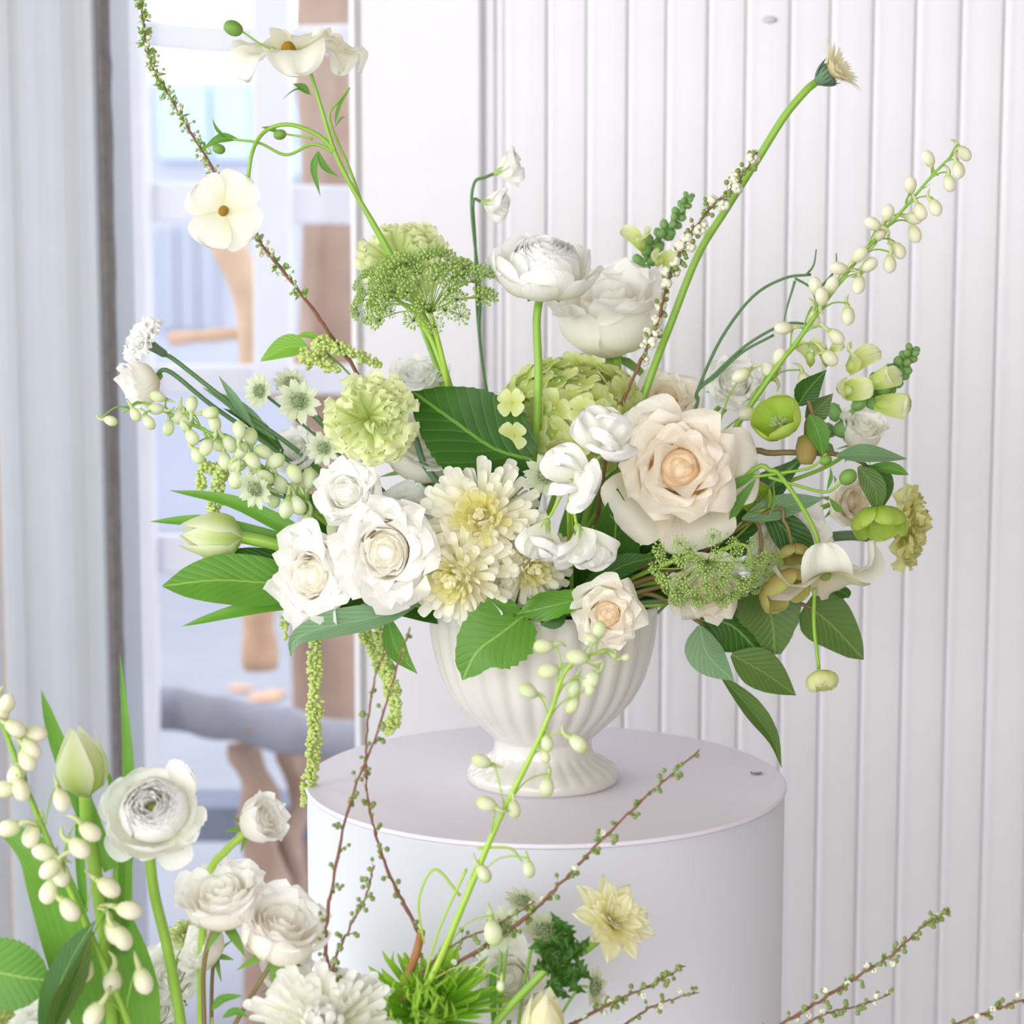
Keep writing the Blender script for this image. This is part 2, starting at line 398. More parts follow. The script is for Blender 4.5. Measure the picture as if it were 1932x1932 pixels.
def p_mum(mat, N=170, L0=.40, L1=.66, W=.075, droop=.3, hook=.2, emax=85, emin=-25, pt=None, inner=None):
    out = []; lv = 6; meshes = []
    for l in range(lv):
        rho = (l + .5) / lv; row = []
        for v in range(2):
            L = L0 + (L1 - L0) * rho
            pr = [(.0, 0), (L * .5, .03 - .02 * rho), (L * .85, hook * .1 * (1 - rho)), (L, hook * (1 - rho * 1.2) * .6 * (1 - v * .4))]
            mb = MB(); patch(mb, pr, W * (1 + .5 * rho) * (1 - .15 * v), pt or wround(.72, .55, 2.2), k=13 - 5 * rho, nu=6, nv=4, curl=0)
            row.append(mb.mesh('petal', inner if inner and l < 2 else mat))
        meshes.append(row)
    for i in range(N):
        rho = ((i + .5) / N) ** .9; l = min(lv - 1, int(rho * lv))
        el = R(emax + (emin - emax) * rho ** .9)
        M = RZ(i * 2.39996) @ RZ(random.uniform(-.25, .25)) @ Matrix.Rotation(-el + random.uniform(-.22, .22), 4, 'Y') @ Matrix.Rotation(random.uniform(-.5, .5), 4, 'X') @ Matrix.Translation((.16 + .2 * rho, 0, 0)) @ Matrix.Scale(random.uniform(.82, 1.16), 4)
        out.append(('petal', meshes[l][i % 2], M))
    mb = MB(); mb.ball((0, 0, 0), .34, 12, 8); out.append(('flower_centre', mb.mesh('flower_centre', mat), Matrix()))
    mb = MB(); mb.lathe([(.02, -.38), (.1, -.36), (.24, -.2), (.25, -.05)], 10, cap=True); out.append(('calyx', mb.mesh('calyx', SEPAL), Matrix()))
    return out
def p_gerbera(mat):
    out = []
    for r, (n, L, el) in enumerate(((26, .92, 38), (24, .8, 52), (20, .5, 66), (16, .3, 75))):
        mb = MB(); a = R(el); patch(mb, [(.12, .02 + r * .03), (.12 + L * .5 * math.cos(a), .04 + L * .5 * math.sin(a)), (.12 + L * math.cos(a * .8), L * math.sin(a * .8))], .07, wpoint(.6, .5), k=3, nu=5, nv=3)
        me = mb.mesh('petal', mat)
        for i in range(n): out.append(('petal', me, RZ(2 * math.pi * (i + r * .5) / n) @ jit(.07, .08)))
    mb = MB(); mb.lathe([(.09, -.42), (.16, -.34), (.3, -.1), (.34, .06), (.2, .1)], 14, cap=True); out.append(('calyx', mb.mesh('calyx', STEMB), Matrix()))
    mb = MB(); patch(mb, [(.2, -.25), (.34, -.05), (.42, .14)], .05, wpoint(.4, .8), k=2, nu=4, nv=2); me = mb.mesh('sepal', STEMB)
    return out + [('sepal', me, RZ(2 * math.pi * i / 20) @ jit(.08, .15)) for i in range(20)]
def p_flat(mat, n=5, L=1.0, W=.55, el=25, k=1.0, centre=YEL, cr=.13, ruf=.05, wf=None, droop=0, stamens=0, gap=0, sep=None):
    """open cup of n broad petals around a button (butterfly ranunculus, hellebore)"""
    mb = MB(); mb.ball((0, 0, .05), cr, 12, 8, st=.9); out = [('flower_centre', mb.mesh('flower_centre', centre), Matrix())]
    ms = []
    for v in range(3):
        a = R(el + 5 * v - 5)
        mb = MB(); patch(mb, [(.03, 0), (L * .4 * math.cos(a), L * .4 * math.sin(a)), (L * .75 * math.cos(a * .9), L * .72 * math.sin(a * .9)), (L * math.cos(a * .9 - droop), L * math.sin(a * .9 - droop))], W, wf or wround(.6, .22, 2.3), k=k, nu=9, nv=9, ruf=ruf, freq=1.6 + .5 * v, ph=v * 1.9, curl=.04)
        ms.append(mb.mesh('petal', mat))
    for i in range(n): out.append(('petal', ms[i % 3], RZ(2 * math.pi * i / n + random.uniform(-.1, .1)) @ jit(.07, .06)))
    if stamens:
        mb = MB()
        for i in range(stamens):
            a = random.uniform(0, 6.28); q = random.uniform(.1, .24); p = vec(q * math.cos(a), q * math.sin(a), random.uniform(.1, .22))
            mb.tube([p * .4, p], .006, 4); mb.ball(p, .018, 5, 3)
        out.append(('stamens', mb.mesh('stamens', AST), Matrix()))
    if sep: out += sepals(4, sep, L=.15, W=.12, z=-.04, down=.02, out=.3)
    return out
def p_cup(mat, n=5, W=.66, k=1.05, prof=((.05, 0), (.45, .02), (.82, .28), (.92, .72), (.84, .98)), centre=PALEY, stam=40, sep=None):
    mb = MB(); mb.ball((0, 0, .1), .14, 10, 6, st=1.2); out = [('flower_centre', mb.mesh('flower_centre', centre), Matrix())]; ms = []
    for v in range(3):
        mb = MB(); patch(mb, [(r * (1 + .05 * v), z * (1 - .05 * v)) for r, z in prof], W, wround(.6, .4, 2.5), k=k, nu=9, nv=9, ruf=.04, freq=1.4 + .4 * v, ph=v * 2, curl=-.03, notch=.06); ms.append(mb.mesh('petal', mat))
    for i in range(n): out.append(('petal', ms[i % 3], RZ(2 * math.pi * i / n + random.uniform(-.1, .1)) @ jit(.05, .05)))
    if stam:
        mb = MB()
        for i in range(stam):
            a = random.uniform(0, 6.28); q = random.uniform(.15, .36); p = vec(q * math.cos(a), q * math.sin(a), random.uniform(.3, .5)); mb.tube([p * .3, p], .008, 4); mb.ball(p, .028, 5, 3)
        out.append(('stamens', mb.mesh('stamens', AST), Matrix()))
    if sep: out += sepals(4, sep, L=.15, W=.14, z=-.04, down=-.1, out=.4)
    return out
def p_tulip(mat):
    out = []
    for v in range(6):
        o_ = v >= 3; mb = MB(); q = .06 if o_ else 0
        patch(mb, [(.08, 0), (.34 + q, .2), (.40 + q, .55), (.30 + q, .85), (.08 + q * 2.2, 1.22)], .36, wpoint(.45, .35), k=2.1, nu=9, nv=7, curl=.01)
        out.append(('petal', mb.mesh('petal', mat), RZ(2 * math.pi * v / 3 + (1.05 if o_ else 0)) @ jit(.05, .05)))
    return out
def p_astrantia(mat=AST):
    mb = MB(); patch(mb, [(.2, -.1), (.6, .05), (1.0, .16)], .19, wpoint(.5, .4), k=2, nu=5, nv=2); me = mb.mesh('bract', mat)
    out = [('bract', me, RZ(2 * math.pi * (i + .5 * (i % 2)) / 20) @ jit(.1, .07)) for i in range(20)]
    mb = MB()
    for i in range(80):
        ph = i * 2.39996; th = math.acos(1 - i / 80 * .92); d = vec(math.sin(th) * math.cos(ph), math.sin(th) * math.sin(ph), math.cos(th)) * random.uniform(.34, .46); d.z *= .75
        mb.m = 0; mb.tube([d * .25, d], .008, 3); mb.m = random.choice((0, 1, 1)); mb.ball(d, .036, 5, 3)
    mb.m = 0; mb.ball((0, 0, 0), .25, 10, 6, st=.7)
    out.append(('floret_dome', mb.mesh('floret_dome', [plain_mat('astrantia_dome', '8FA870', '7C9464'), AST]), Matrix()))
    return out
def p_sweetpea(mat):
    out = []
    def add(pr, W, M, **kw):
        mb = MB(); patch(mb, pr, W, kw.pop('wf', wround(.6, .25, 2.6)), nu=10, nv=18, **kw); out.append(('petal', mb.mesh('petal', mat), M))
    add([(.0, 0), (.12, .32), (.3, .6), (.62, .74), (.95, .7)], .78, Matrix(), k=-.25, ruf=.20, freq=3.4, curl=.1)
    add([(.0, 0), (.12, .32), (.26, .62), (.5, .85), (.75, .95)], .70, RZ(2.5), k=.15, ruf=.19, freq=2.9, ph=1, curl=.08)
    for s in (1, -1): add([(.02, 0), (.16, .35), (.3, .7), (.38, 1.0)], .52, RZ(s * 1.5 + .4), k=.4 * s, ruf=.19, freq=2.6, ph=s)
    add([(.02, 0), (.2, .3), (.2, .62)], .22, RZ(.4), k=4)
    mb = MB(); mb.lathe([(.03, -.22), (.1, -.14), (.13, 0), (.12, .08)], 8, cap=True); out.append(('calyx', mb.mesh('calyx', SEPALL), Matrix()))
    mb = MB(); patch(mb, [(.1, -.05), (.17, .12), (.2, .36)], .07, wpoint(.3, .9), k=4, nu=4, nv=2); me = mb.mesh('sepal', SEPALL)
    return out + [('sepal', me, RZ(2 * math.pi * i / 5)) for i in range(5)]
def p_hydrangea(mat, n=96):
    mb = MB()
    for i in range(4):
        a = MB(); patch(a, [(.02, 0), (.4, .04), (.75, .1), (.98, .06)], .50, wround(.6, .3, 2.4), k=.4, nu=5, nv=5, ruf=.05, freq=1.5, ph=i)
        b = len(mb.v); Mz = RZ(i * math.pi / 2 + .1 * (i % 2))
        for p, q in zip(a.v, a.uv): mb.vert(Mz @ Vector(p), q)
        for f in a.f: mb.face(*[b + x for x in f])
    mb.ball((0, 0, .06), .09, 6, 4); mb.tube([(0, 0, 0), (0.03, 0, -1.3)], .04, 4)
    me = mb.mesh('floret', mat); out = []
    for i in range(n):
        th = math.acos(1 - (i + .5) / n * 1.45); ph = i * 2.39996
        d = vec(math.sin(th) * math.cos(ph), math.sin(th) * math.sin(ph), math.cos(th) * .72); nrm = (d + vec(*[random.uniform(-.35, .35) for _ in range(3)])).normalized()
        out.append(('floret', me, Matrix.Translation(d * random.uniform(.80, .95)) @ nrm.to_track_quat('Z', 'Y').to_matrix().to_4x4() @ RZ(random.uniform(0, 6)) @ Matrix.Scale(random.uniform(.22, .30), 4)))
    mb = MB()
    for i in range(26):
        th = math.acos(1 - (i + .5) / 26 * 1.3); ph = i * 2.4; d = vec(math.sin(th) * math.cos(ph), math.sin(th) * math.sin(ph), math.cos(th) * .72)
        mb.tube([vec(0, 0, -.5), d * .35 + vec(0, 0, -.1), d * .85], .016, 4)
    out.append(('floret_stalks', mb.mesh('floret_stalks', STEML), Matrix())); return out
def umbellets():
    ms = []
    for v in range(4):
        mb = MB()
        for i in range(26):
            ph = i * 2.4; th = math.acos(1 - (i + .5) / 26 * 1.0); d = vec(math.sin(th) * math.cos(ph), math.sin(th) * math.sin(ph), math.cos(th) * .8) * random.uniform(.75, 1.05)
            mb.tube([vec(0, 0, -.3), d * .9], .025, 3); mb.ball(d, random.uniform(.11, .17), 5, 3)
            mb.ball(d * 1.22 + vec(random.uniform(-.1, .1), random.uniform(-.1, .1), 0), .045, 4, 3)
        ms.append(mb.mesh('umbellet', UMB))
    return ms
def p_umbel(n=30, spread=75, flat=.85):
    ms = PR.setdefault('umbellet', umbellets()); out = []
    for i in range(n):
        th = R(spread) * ((i + .5) / n) ** .6; ph = i * 2.39996 + random.uniform(-.2, .2); L = random.uniform(.85, 1.05)
        d = vec(math.sin(th) * math.cos(ph), math.sin(th) * math.sin(ph), math.cos(th) * flat) * L
        mb = MB(); mb.tube(cat([vec(0, 0, -.0), d * .5 + vec(0, 0, .07), d], 5), .010, 4); out.append(('ray', mb.mesh('ray', UMB), Matrix()))
        out.append(('umbellet', ms[i % 4], Matrix.Translation(d) @ (d + vec(0, 0, .5)).to_track_quat('Z', 'Y').to_matrix().to_4x4() @ Matrix.Scale(random.uniform(.12, .175), 4)))
    return out

def frame(face, roll=0):
    z = Vector(face).normalized(); x = vec(0, 0, 1).cross(z)
    x = x.normalized() if x.length > 1e-3 else vec(1, 0, 0)
    y = z.cross(x); M = Matrix((x, y, z)).transposed().to_4x4()
    return M @ RZ(roll)
def head(root, pr, loc, face, size, roll=0, sq=(1, 1, 1), nest=None, skip=()):
    """places the pieces of a flower prototype; nest = name of the piece that becomes the part holding the others"""
    M = Matrix.Translation(Vector(loc) - root.location) @ frame(face, 0) @ Matrix.Diagonal((sq[0], sq[1], sq[2], 1)) @ RZ(roll) @ Matrix.Scale(size, 4)
    par = None
    if nest:
        for nm, me, m in pr:
            if nm == nest: par = obj(nest, me, root, M @ m); inv = m.inverted(); break
    for nm, me, m in pr:
        if par is not None and nm == nest: continue
        if nm in skip: continue
        if par is not None: obj(nm, me, par, inv @ m)
        else: obj(nm, me, root, M @ m)
    return M
def stem(root, pts, r0, r1=None, mat=STEM, name='stem', n=None, sides=7, raw=False):
    """pts = (px, py, y) in the photograph; radii in pixels"""
    q = [Vector(p) if raw else P(*p) for p in pts]; n = n or 6 * (len(q) - 1) + 2
    y = pts[0][2] if not raw else pts[0][1]; a = S(r0, y); b = S(r1 if r1 is not None else r0, y)
    mb = MB(); mb.tube(cat(q, n), lambda t: a + (b - a) * t, sides); rel(mb, root)
    return obj(name, mb.mesh(name, mat), root)
def leaf(root, pts, w, mat=LEAFM, nrm=(0, -1, .35), fold=.25, serr=0, shape=None, n=14, nv=6, name='leaf', twist=0, wave=0, M=None, label=None):
    """midrib from base to tip through pts; w = half width in pixels"""
    q = [P(*p) for p in pts]; C = cat(q, n); W = S(w, pts[0][2]); mb = MB(); rows = []; uvs = []
    shape = shape or [.12, .55, .85, 1, .97, .85, .62, .33, .0]
    for i, c in enumerate(C):
        t = i / n; T = (C[min(i + 1, n)] - C[max(i - 1, 0)]).normalized()
        nn = Vector(nrm); B = T.cross(nn).normalized()
        if twist: B = Matrix.Rotation(twist * (t - .3), 3, T) @ B
        Nn = B.cross(T).normalized(); ww = W * interp(shape, t); row = []; ur = []
        for j in range(nv + 1):
            s = -1 + 2 * j / nv
            e = 1 + (serr * (1 if i % 2 else -1) if abs(s) > .99 else 0)
            row.append(c + B * (s * ww * e) + Nn * (fold * abs(s) * ww + wave * W * math.sin(t * 9 + s * 1.5) * abs(s)) - T * (serr * W * abs(s) * (i % 2) if abs(s) > .99 else 0))
            ur.append((.5 + .5 * s * max(.15, ww / W), t))
        rows.append(row); uvs.append(ur)
    mb.grid(rows, uvs); rel(mb, root)
    if name and isinstance(root, bpy.types.Object): return obj(name, mb.mesh(name, mat), root, M, label)
SERR = [.3, .8, 1, 1.02, .95, .82, .62, .38, .0]
TUL = [.7, .85, 1, 1, .92, .8, .62, .38, 0]
LAN = [.1, .5, .8, 1, .95, .75, .5, .25, 0]
# ------------------------------------------------------------------ setting
WY, WT = .62, math.tan(R(13))
def PW(px, py, off=0.0):
    dx, dy = (px - 966) / F, -(py - 966) / F
    d = Vector((dx, CS + dy * SN, -SN + dy * CS)); t = (WY - off - CAM.y) / (d.y + WT * d.x)
    return CAM + d * t
WROT = Matrix.Rotation(-R(13), 4, 'Z'); WM = Matrix.Translation((0, WY, 0)) @ WROT
def wu(px, py=966):                 # coordinate along the wall of pixel column px
    return (WM.inverted() @ PW(px, py)).x
def extr(prof, z0, z1, mb=None):    # prof = (u, proud) pairs; proud towards the room
    mb = mb or MB(); mb.grid([[vec(u, -d, z) for u, d in prof] for z in (z0, z1)]); return mb
def paint(name, c, c2, st=.35):
    t = NT(name); tc = t.n('ShaderNodeTexCoord'); mp = t.n('ShaderNodeMapping'); mp.inputs[3].default_value = (60, 60, 5); t.l(tc.outputs['Object'], mp.inputs[0])
    a = t.noise(1.0, 4, mp.outputs[0]); b = t.noise(22, 3, tc.outputs['Object'])
    spk = t.math('GREATER_THAN', t.noise(90, 2, tc.outputs['Object']), .76)
    h = t.math('ADD', a, t.math('MULTIPLY', b, 1.2))
    col = t.mix(t.math('MULTIPLY', spk, .25), t.mix(b, hx(c), hx(c2)), hx('C8C4C0'))
    return t.surf(col, .38, .45, t.bump(h, st, .0012))
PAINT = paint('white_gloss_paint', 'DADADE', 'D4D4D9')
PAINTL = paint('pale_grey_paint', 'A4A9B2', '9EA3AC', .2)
ROOMP = plain_mat('room_paint', '94887E', '8C8076', .8)
FLOORM = plain_mat('floor_boards', '9A8C7C', '8A7C6C', .6, scale=8)
GAPM = plain_mat('weathered_gap', '8A8480', '5C5860', .9, scale=60)

fl = MB(); fl.box((-4, -4.5, -.05), (2.0, .9, 0)); o = obj('floor', fl.mesh('floor', FLOORM, False), kind='structure')
c_ = MB(); c_.box((-4, -4.5, 2.9), (2.0, .9, 2.95)); obj('ceiling', c_.mesh('ceiling', ROOMP, False), kind='structure')
w_ = MB(); w_.box((1.35, -4.5, 0), (1.40, .30, 2.9)); obj('wall_right', w_.mesh('wall_right', ROOMP, False), kind='structure')

wb = MB(); wb.box((wu(700), .012, 0), (1.5, .05, 2.9)); wall = obj('wall_back', wb.mesh('wall_back', PAINT, False), None, WM, kind='structure')
top = [912, 952, 1030, 1107, 1182, 1257, 1333, 1407, 1488, 1566, 1645, 1727, 1810, 1893]
us = [wu(966 + (x - 966) * .975) for x in top]
for k in range(8): us.append(us[-1] + (us[-1] - us[-2]) * 1.0)
for i in range(len(us) - 1):
    a, p = us[i], us[i + 1] - us[i]
    g = (.0045 if i % 2 == 0 else .0022) * (0.8 if i > 0 else .5)
    pr = [(0, -g), (.0012, -g), (.0026, -.0006), (.0050, .0007), (.0080, .0009), (.0105, .0006), (.0125, .0003), (.016, .0003), (p * .5, .0004), (p - .004, .0001), (p - .0015, -.0006), (p, -g)]
    if p < .02: pr = [(0, -g), (.003, 0), (p - .002, 0), (p, -g)]
    extr([(u, d) for u, d in pr], .001, 2.899).mesh
    m = extr(pr, .001, 2.899); obj('board', m.mesh('board', PAINT), wall, Matrix.Translation((a, 0, 0)))
nl = MB(); q = WM.inverted() @ PW(1452, 38); nl.lathe([(.0, -.002), (.006, -.002), (.007, .001), (.004, .003), (.0, .0035)], 10)
nl.v = [(q.x + x * 1.3, -.001 - z, q.z + y * .6) for x, y, z in nl.v]; obj('nail', nl.mesh('nail', plain_mat('nail_grey', 'C4C4C8')), wall)

# flat casing between the window and the boards
u0, u1 = wu(672), us[0]
pr = [(u0, -.09), (u0, .012), (u0 + .003, .017), (u0 + .0085, .018), (u0 + .012, .013), (u0 + .0135, .009), (u0 + .017, .0095), (u0 + .022, .010), (u1 - .004, .010), (u1 - .001, .008), (u1, .0), (u1, -.01)]
obj('trim_1', extr(pr, .001, 2.899).mesh('trim_1', PAINT, False), None, WM, kind='structure')
# moulded casing left of the window
ul = lambda x: wu(x)
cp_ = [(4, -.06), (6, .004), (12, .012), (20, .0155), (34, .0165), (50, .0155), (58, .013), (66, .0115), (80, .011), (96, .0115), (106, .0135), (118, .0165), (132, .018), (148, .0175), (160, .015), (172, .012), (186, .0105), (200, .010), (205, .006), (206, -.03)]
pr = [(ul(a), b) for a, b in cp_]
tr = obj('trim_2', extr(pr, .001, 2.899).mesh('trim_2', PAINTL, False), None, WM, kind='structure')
g = MB(); rows = []
for i in range(90):
    z = .001 + i * 2.898 / 89; j = random.uniform(-.0012, .0016)
    rows.append([vec(ul(203), .0, z), vec(ul(206), -.004, z), vec(ul(213) + j, -.003, z), vec(ul(216) + j * 1.3, .02, z)])
g.grid(rows); obj('window_gap', g.mesh('window_gap', GAPM), tr)
gl = MB(); gl.box((wu(206), .055, .001), (wu(668), .058, 2.899))
t = NT('window_glass'); a = t.n('ShaderNodeBsdfTransparent'); b = t.n('ShaderNodeBsdfGlossy'); b.inputs[1].default_value = .02; mx = t.n('ShaderNodeMixShader'); mx.inputs[0].default_value = .012
t.l(a.outputs[0], mx.inputs[1]); t.l(b.outputs[0], mx.inputs[2]); t.l(mx.outputs[0], t.out.inputs[0])
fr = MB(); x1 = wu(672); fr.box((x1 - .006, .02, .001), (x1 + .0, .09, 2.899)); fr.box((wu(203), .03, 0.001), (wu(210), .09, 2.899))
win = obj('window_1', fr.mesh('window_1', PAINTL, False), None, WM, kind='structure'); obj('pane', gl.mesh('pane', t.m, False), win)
# outer wall left of the casing (another window bay), only its edge shows
e = MB(); e.box((wu(-400), .06, 0), (wu(0), .09, 2.9)); obj('wall_left', e.mesh('wall_left', plain_mat('grey_sash', '9A9CA4', '8A8C94'), False), None, WM, kind='structure')
e = MB(); e.box((wu(0) , .0, 0.001), (wu(5), .07, 2.899)); obj('trim_3', e.mesh('trim_3', plain_mat('bare_wood_edge', 'A89080', 'B8A888'), False), None, WM, kind='structure')

# ------------------------------------------------------------------ outdoors
PAVE = plain_mat('pavement', '8A8D9A', '9A9CA8', .8, scale=3)
g = MB(); g.box((-9, .95, -.3), (9, 16, -.14)); obj('street_ground', g.mesh('street_ground', PAVE, False), kind='structure')
LATT = plain_mat('lattice_paint', 'DCDCE4', 'D2D2DC', .6, scale=12)
LY = 1.7
lt = thing('garden_lattice', P(380, 1500, LY) * 1, 'white painted wooden lattice frame standing outside the window behind the bouquet', 'lattice')
def plank(root, name, a, b, w, th, mat, Y, bev=.004, sag=0, lab=None):
    """flat board from pixel a to pixel b, w px wide"""
    A, B = P(*a, Y), P(*b, Y); d = (B - A).normalized(); s = vec(0, 1, 0).cross(d).normalized(); W = S(w, Y) / 2; mb = MB(); rows = []
    for i in range(9):
        c = A.lerp(B, i / 8) + vec(0, 0, -sag * math.sin(math.pi * i / 8)); e = bev
        sec = [(W, -th + e), (W - e, -th), (-W + e, -th), (-W, -th + e), (-W, th - e), (-W + e, th), (W - e, th), (W, th - e), (W, -th + e)]
        rows.append([c + s * p + vec(0, q, 0) for p, q in sec])
    mb.grid(rows); mb.face(*range(0, 8)); mb.face(*[72 + i for i in range(8)][::-1]); rel(mb, root); return obj(name, mb.mesh(name, mat, False), root, label=lab)
plank(lt, 'post', (245, -60), (272, 1440), 62, .012, LATT, LY - .02)
plank(lt, 'post', (512, -60), (516, 720), 72, .012, LATT, LY - .02)
for (a, b, w, sg) in (((190, 52), (690, 72), 52, .012), ((190, 378), (690, 388), 72, 0), ((190, 716), (690, 716), 56, 0), ((190, 1043), (470, 1046), 74, 0)):
    plank(lt, 'rail', a, b, w, .01, LATT, LY, sag=sg)
WOOD = plain_mat('peach_bark', 'D9B79C', 'A88468', .9, scale=14, bump=1)
WOOD2 = plain_mat('brown_bark', 'B79E90', '8A6C5C', .9, scale=10, bump=1)
GREYW = plain_mat('grey_driftwood', 'A3A4B0', '787884', .9, scale=9, bump=1)
def log(name, pts, w0, w1, Y, mat, label):
    root = thing(name, P(*pts[-1], Y), label, 'log' if 'log' in name else 'tree trunk')
    q = [P(a, b, Y) for a, b in pts]; a, b = S(w0, Y) / 2, S(w1, Y) / 2; mb = MB()
    mb.tube(cat(q, 16), lambda t: (a + (b - a) * t) * (1 + .12 * math.sin(t * 23) * math.sin(7 * t)), 14)
    mb.v = [(x + .012 * math.sin(z * 40 + y * 30), y + .01 * math.sin(z * 33 + x * 60), z) for x, y, z in mb.v]
    rel(mb, root); obj('trunk', mb.mesh('trunk', mat), root)
    k = MB(); c = q[len(q) // 2]; k.ball(c + vec(0, -a * .8, 0), a * .4, 8, 6); rel(k, root); obj('knot', k.mesh('knot', WOOD2), root); return root
tt = log('tree_trunk', [(625, -120), (612, 300), (618, 700), (612, 1040), (622, 1420), (620, 2170)], 95, 130, 2.25, WOOD2, 'brown tree trunk outside the window beside the white casing')
def limb(pts, w0, w1, Y, mat=WOOD):
    q = [P(a, b, Y if i < len(pts) - 1 else 2.22) for i, (a, b) in enumerate(pts)]; a, b = S(w0, Y) / 2, S(w1, Y) / 2; mb = MB()
    mb.tube(cat(q, 14), lambda t: (a + (b - a) * t) * (1 + .1 * math.sin(t * 19)), 12); rel(mb, tt); obj('limb', mb.mesh('limb', mat), tt, label='peach coloured limb')
limb([(400, 395), (455, 520), (482, 620), (480, 690), (520, 722), (612, 722)], 62, 60, 2.05)
limb([(320, 640), (390, 634), (470, 636), (610, 700)], 26, 24, 2.1)
limb([(492, 1262), (488, 1180), (492, 1120), (520, 1095), (612, 1080)], 66, 60, 2.1)
log('driftwood_log', [(170, 1310), (330, 1338), (480, 1368), (700, 1408)], 74, 82, 1.75, GREYW, 'grey weathered log lying across the window bottom outside')
log('broken_log', [(470, 1400), (480, 1500), (500, 1640), (520, 2300)], 60, 92, 1.8, WOOD2, 'dark broken log standing below the grey weathered log outside')
log('split_log', [(545, 1395), (560, 1500), (548, 1700), (560, 2290)], 40, 60, 1.84, WOOD2, 'slim brown log beside the broken log by the pedestal')
be = thing('garden_bench', (P(430, 1545, 2.0).x, 2.0, -.14), 'low slate blue bench on the ground outside the window', 'bench'); SL = plain_mat('slate_blue', '6E7890', '7E8498', .8)
kb = MB(); a, b = P(150, 1545, 1.95), P(700, 1552, 1.95); kb.box((a.x, 1.92, b.z - S(30, 1.95)), (b.x, 2.06, a.z + S(30, 1.95))); rel(kb, be); obj('seat', kb.mesh('seat', SL, False), be)
for x in (a.x + .03, b.x - .08):
    kb = MB(); kb.box((x, 1.94, -.14), (x + .05, 2.04, b.z - S(30, 1.95))); rel(kb, be); obj('leg', kb.mesh('leg', SL, False), be)
for (x, y, s) in ((455, 1300, 13), (500, 1318, 17), (490, 1245, 12), (520, 1310, 12)):
    mb = MB(); c = P(x, y, 1.5); c = CAM + (c - CAM) * ((-.138 - CAM.z) / (c.z - CAM.z)); W = S(s, c.y)
    mb.grid([[vec(W * 1.6 * (u - 1), W * 2.0 * (v - 1), W * .15 * (1 + math.sin(u + v))) for u in range(3)] for v in range(3)])
    o = obj('fallen_leaf', mb.mesh('fallen_leaf', plain_mat('dry_leaf', 'E0B090', 'D09A70'))); o.location = c; o['label'] = 'dry peach leaf fallen on the ground outside the window'; o['category'] = 'leaf'; o['group'] = 'dry leaves on the ground outside'
# the house front across the street
h = MB(); h.box((-6, 9.8, -.14), (6, 10, 2.42)); hs = obj('wall_street', h.mesh('wall_street', plain_mat('street_render', 'A6AEC2', 'B6BACA', .9, scale=2), False), kind='structure')
for (x0, y0, x1, y1) in ((300, 165, 392, 300), (402, 160, 470, 300), (552, 190, 604, 260), (552, 268, 604, 330), (300, 430, 330, 620), (338, 430, 368, 620), (376, 430, 406, 620)):
    mb = MB(); a, b = P(x0, y1, 9.74), P(x1, y0, 9.74); mb.box((a.x, 9.74, a.z), (b.x, 9.8, b.z)); obj('street_window', mb.mesh('street_window', plain_mat('street_pane', 'A8C4EC' if y0 < 400 else '8E98AE', 'B8D0F0' if y0 < 400 else '989FB2', .2), False), hs)

# ------------------------------------------------------------------ pedestal and vase
ped = thing('pedestal', (P(1029, 1467, 0).x, 0, 0), 'round white pedestal with a pale mauve top under the footed vase', 'pedestal')
t = NT('pedestal_paper'); tc = t.n('ShaderNodeTexCoord'); nz = t.noise(6, 3, tc.outputs['Object']); PEDB = t.surf(t.mix(nz, hx('D8DBE4'), hx('DCDFE8')), .5, .4, t.bump(t.noise(150, 2, tc.outputs['Object']), .05, .0004))
t = NT('mauve_board'); tc = t.n('ShaderNodeTexCoord'); nz = t.noise(9, 3, tc.outputs['Object']); PEDT = t.surf(t.mix(nz, hx('E6E0EC'), hx('E2DCE9')), .55, .35, t.bump(t.noise(220, 2, tc.outputs['Object']), .05, .0004))
mb = MB(); mb.lathe([(.2235, 0), (.2235, .3), (.2235, .6), (.2235, .8952)], 128, cap=True); obj('body', mb.mesh('body', PEDB), ped)
for p in ped.children[0].data.polygons:
    if len(p.vertices) > 4: p.use_smooth = False
mb = MB(); mb.lathe([(.2225, .8953), (.2250, .8957), (.2254, .897), (.2252, .8992), (.2238, .9)], 128); b = len(mb.v) - 128; mb.face(*[b + j for j in range(128)])
o = obj('top_disc', mb.mesh('top_disc', PEDT), ped)
for p in o.data.polygons:
    if len(p.vertices) > 4: p.use_smooth = False
c = P(1427, 1461, .0); q = CAM + (P(1427, 1461, 0) - CAM) * ((.9 - CAM.z) / (P(1427, 1461, 0).z - CAM.z))
mb = MB(); mb.grid([[vec(.004 * (u - 1.5) * (1 - .2 * abs(v - 1)), .0035 * (v - 1), .0012 + .001 * math.sin(u * 2 + v)) for u in range(4)] for v in range(3)]); mb.ball((0, 0, .0012), .0012, 6, 4, (1, 0, 0), 3)
o = obj('petal_crumb', mb.mesh('petal_crumb', GREYW)); o.location = q; o['label'] = 'tiny grey crumb lying on the mauve pedestal top at right'; o['category'] = 'crumb'

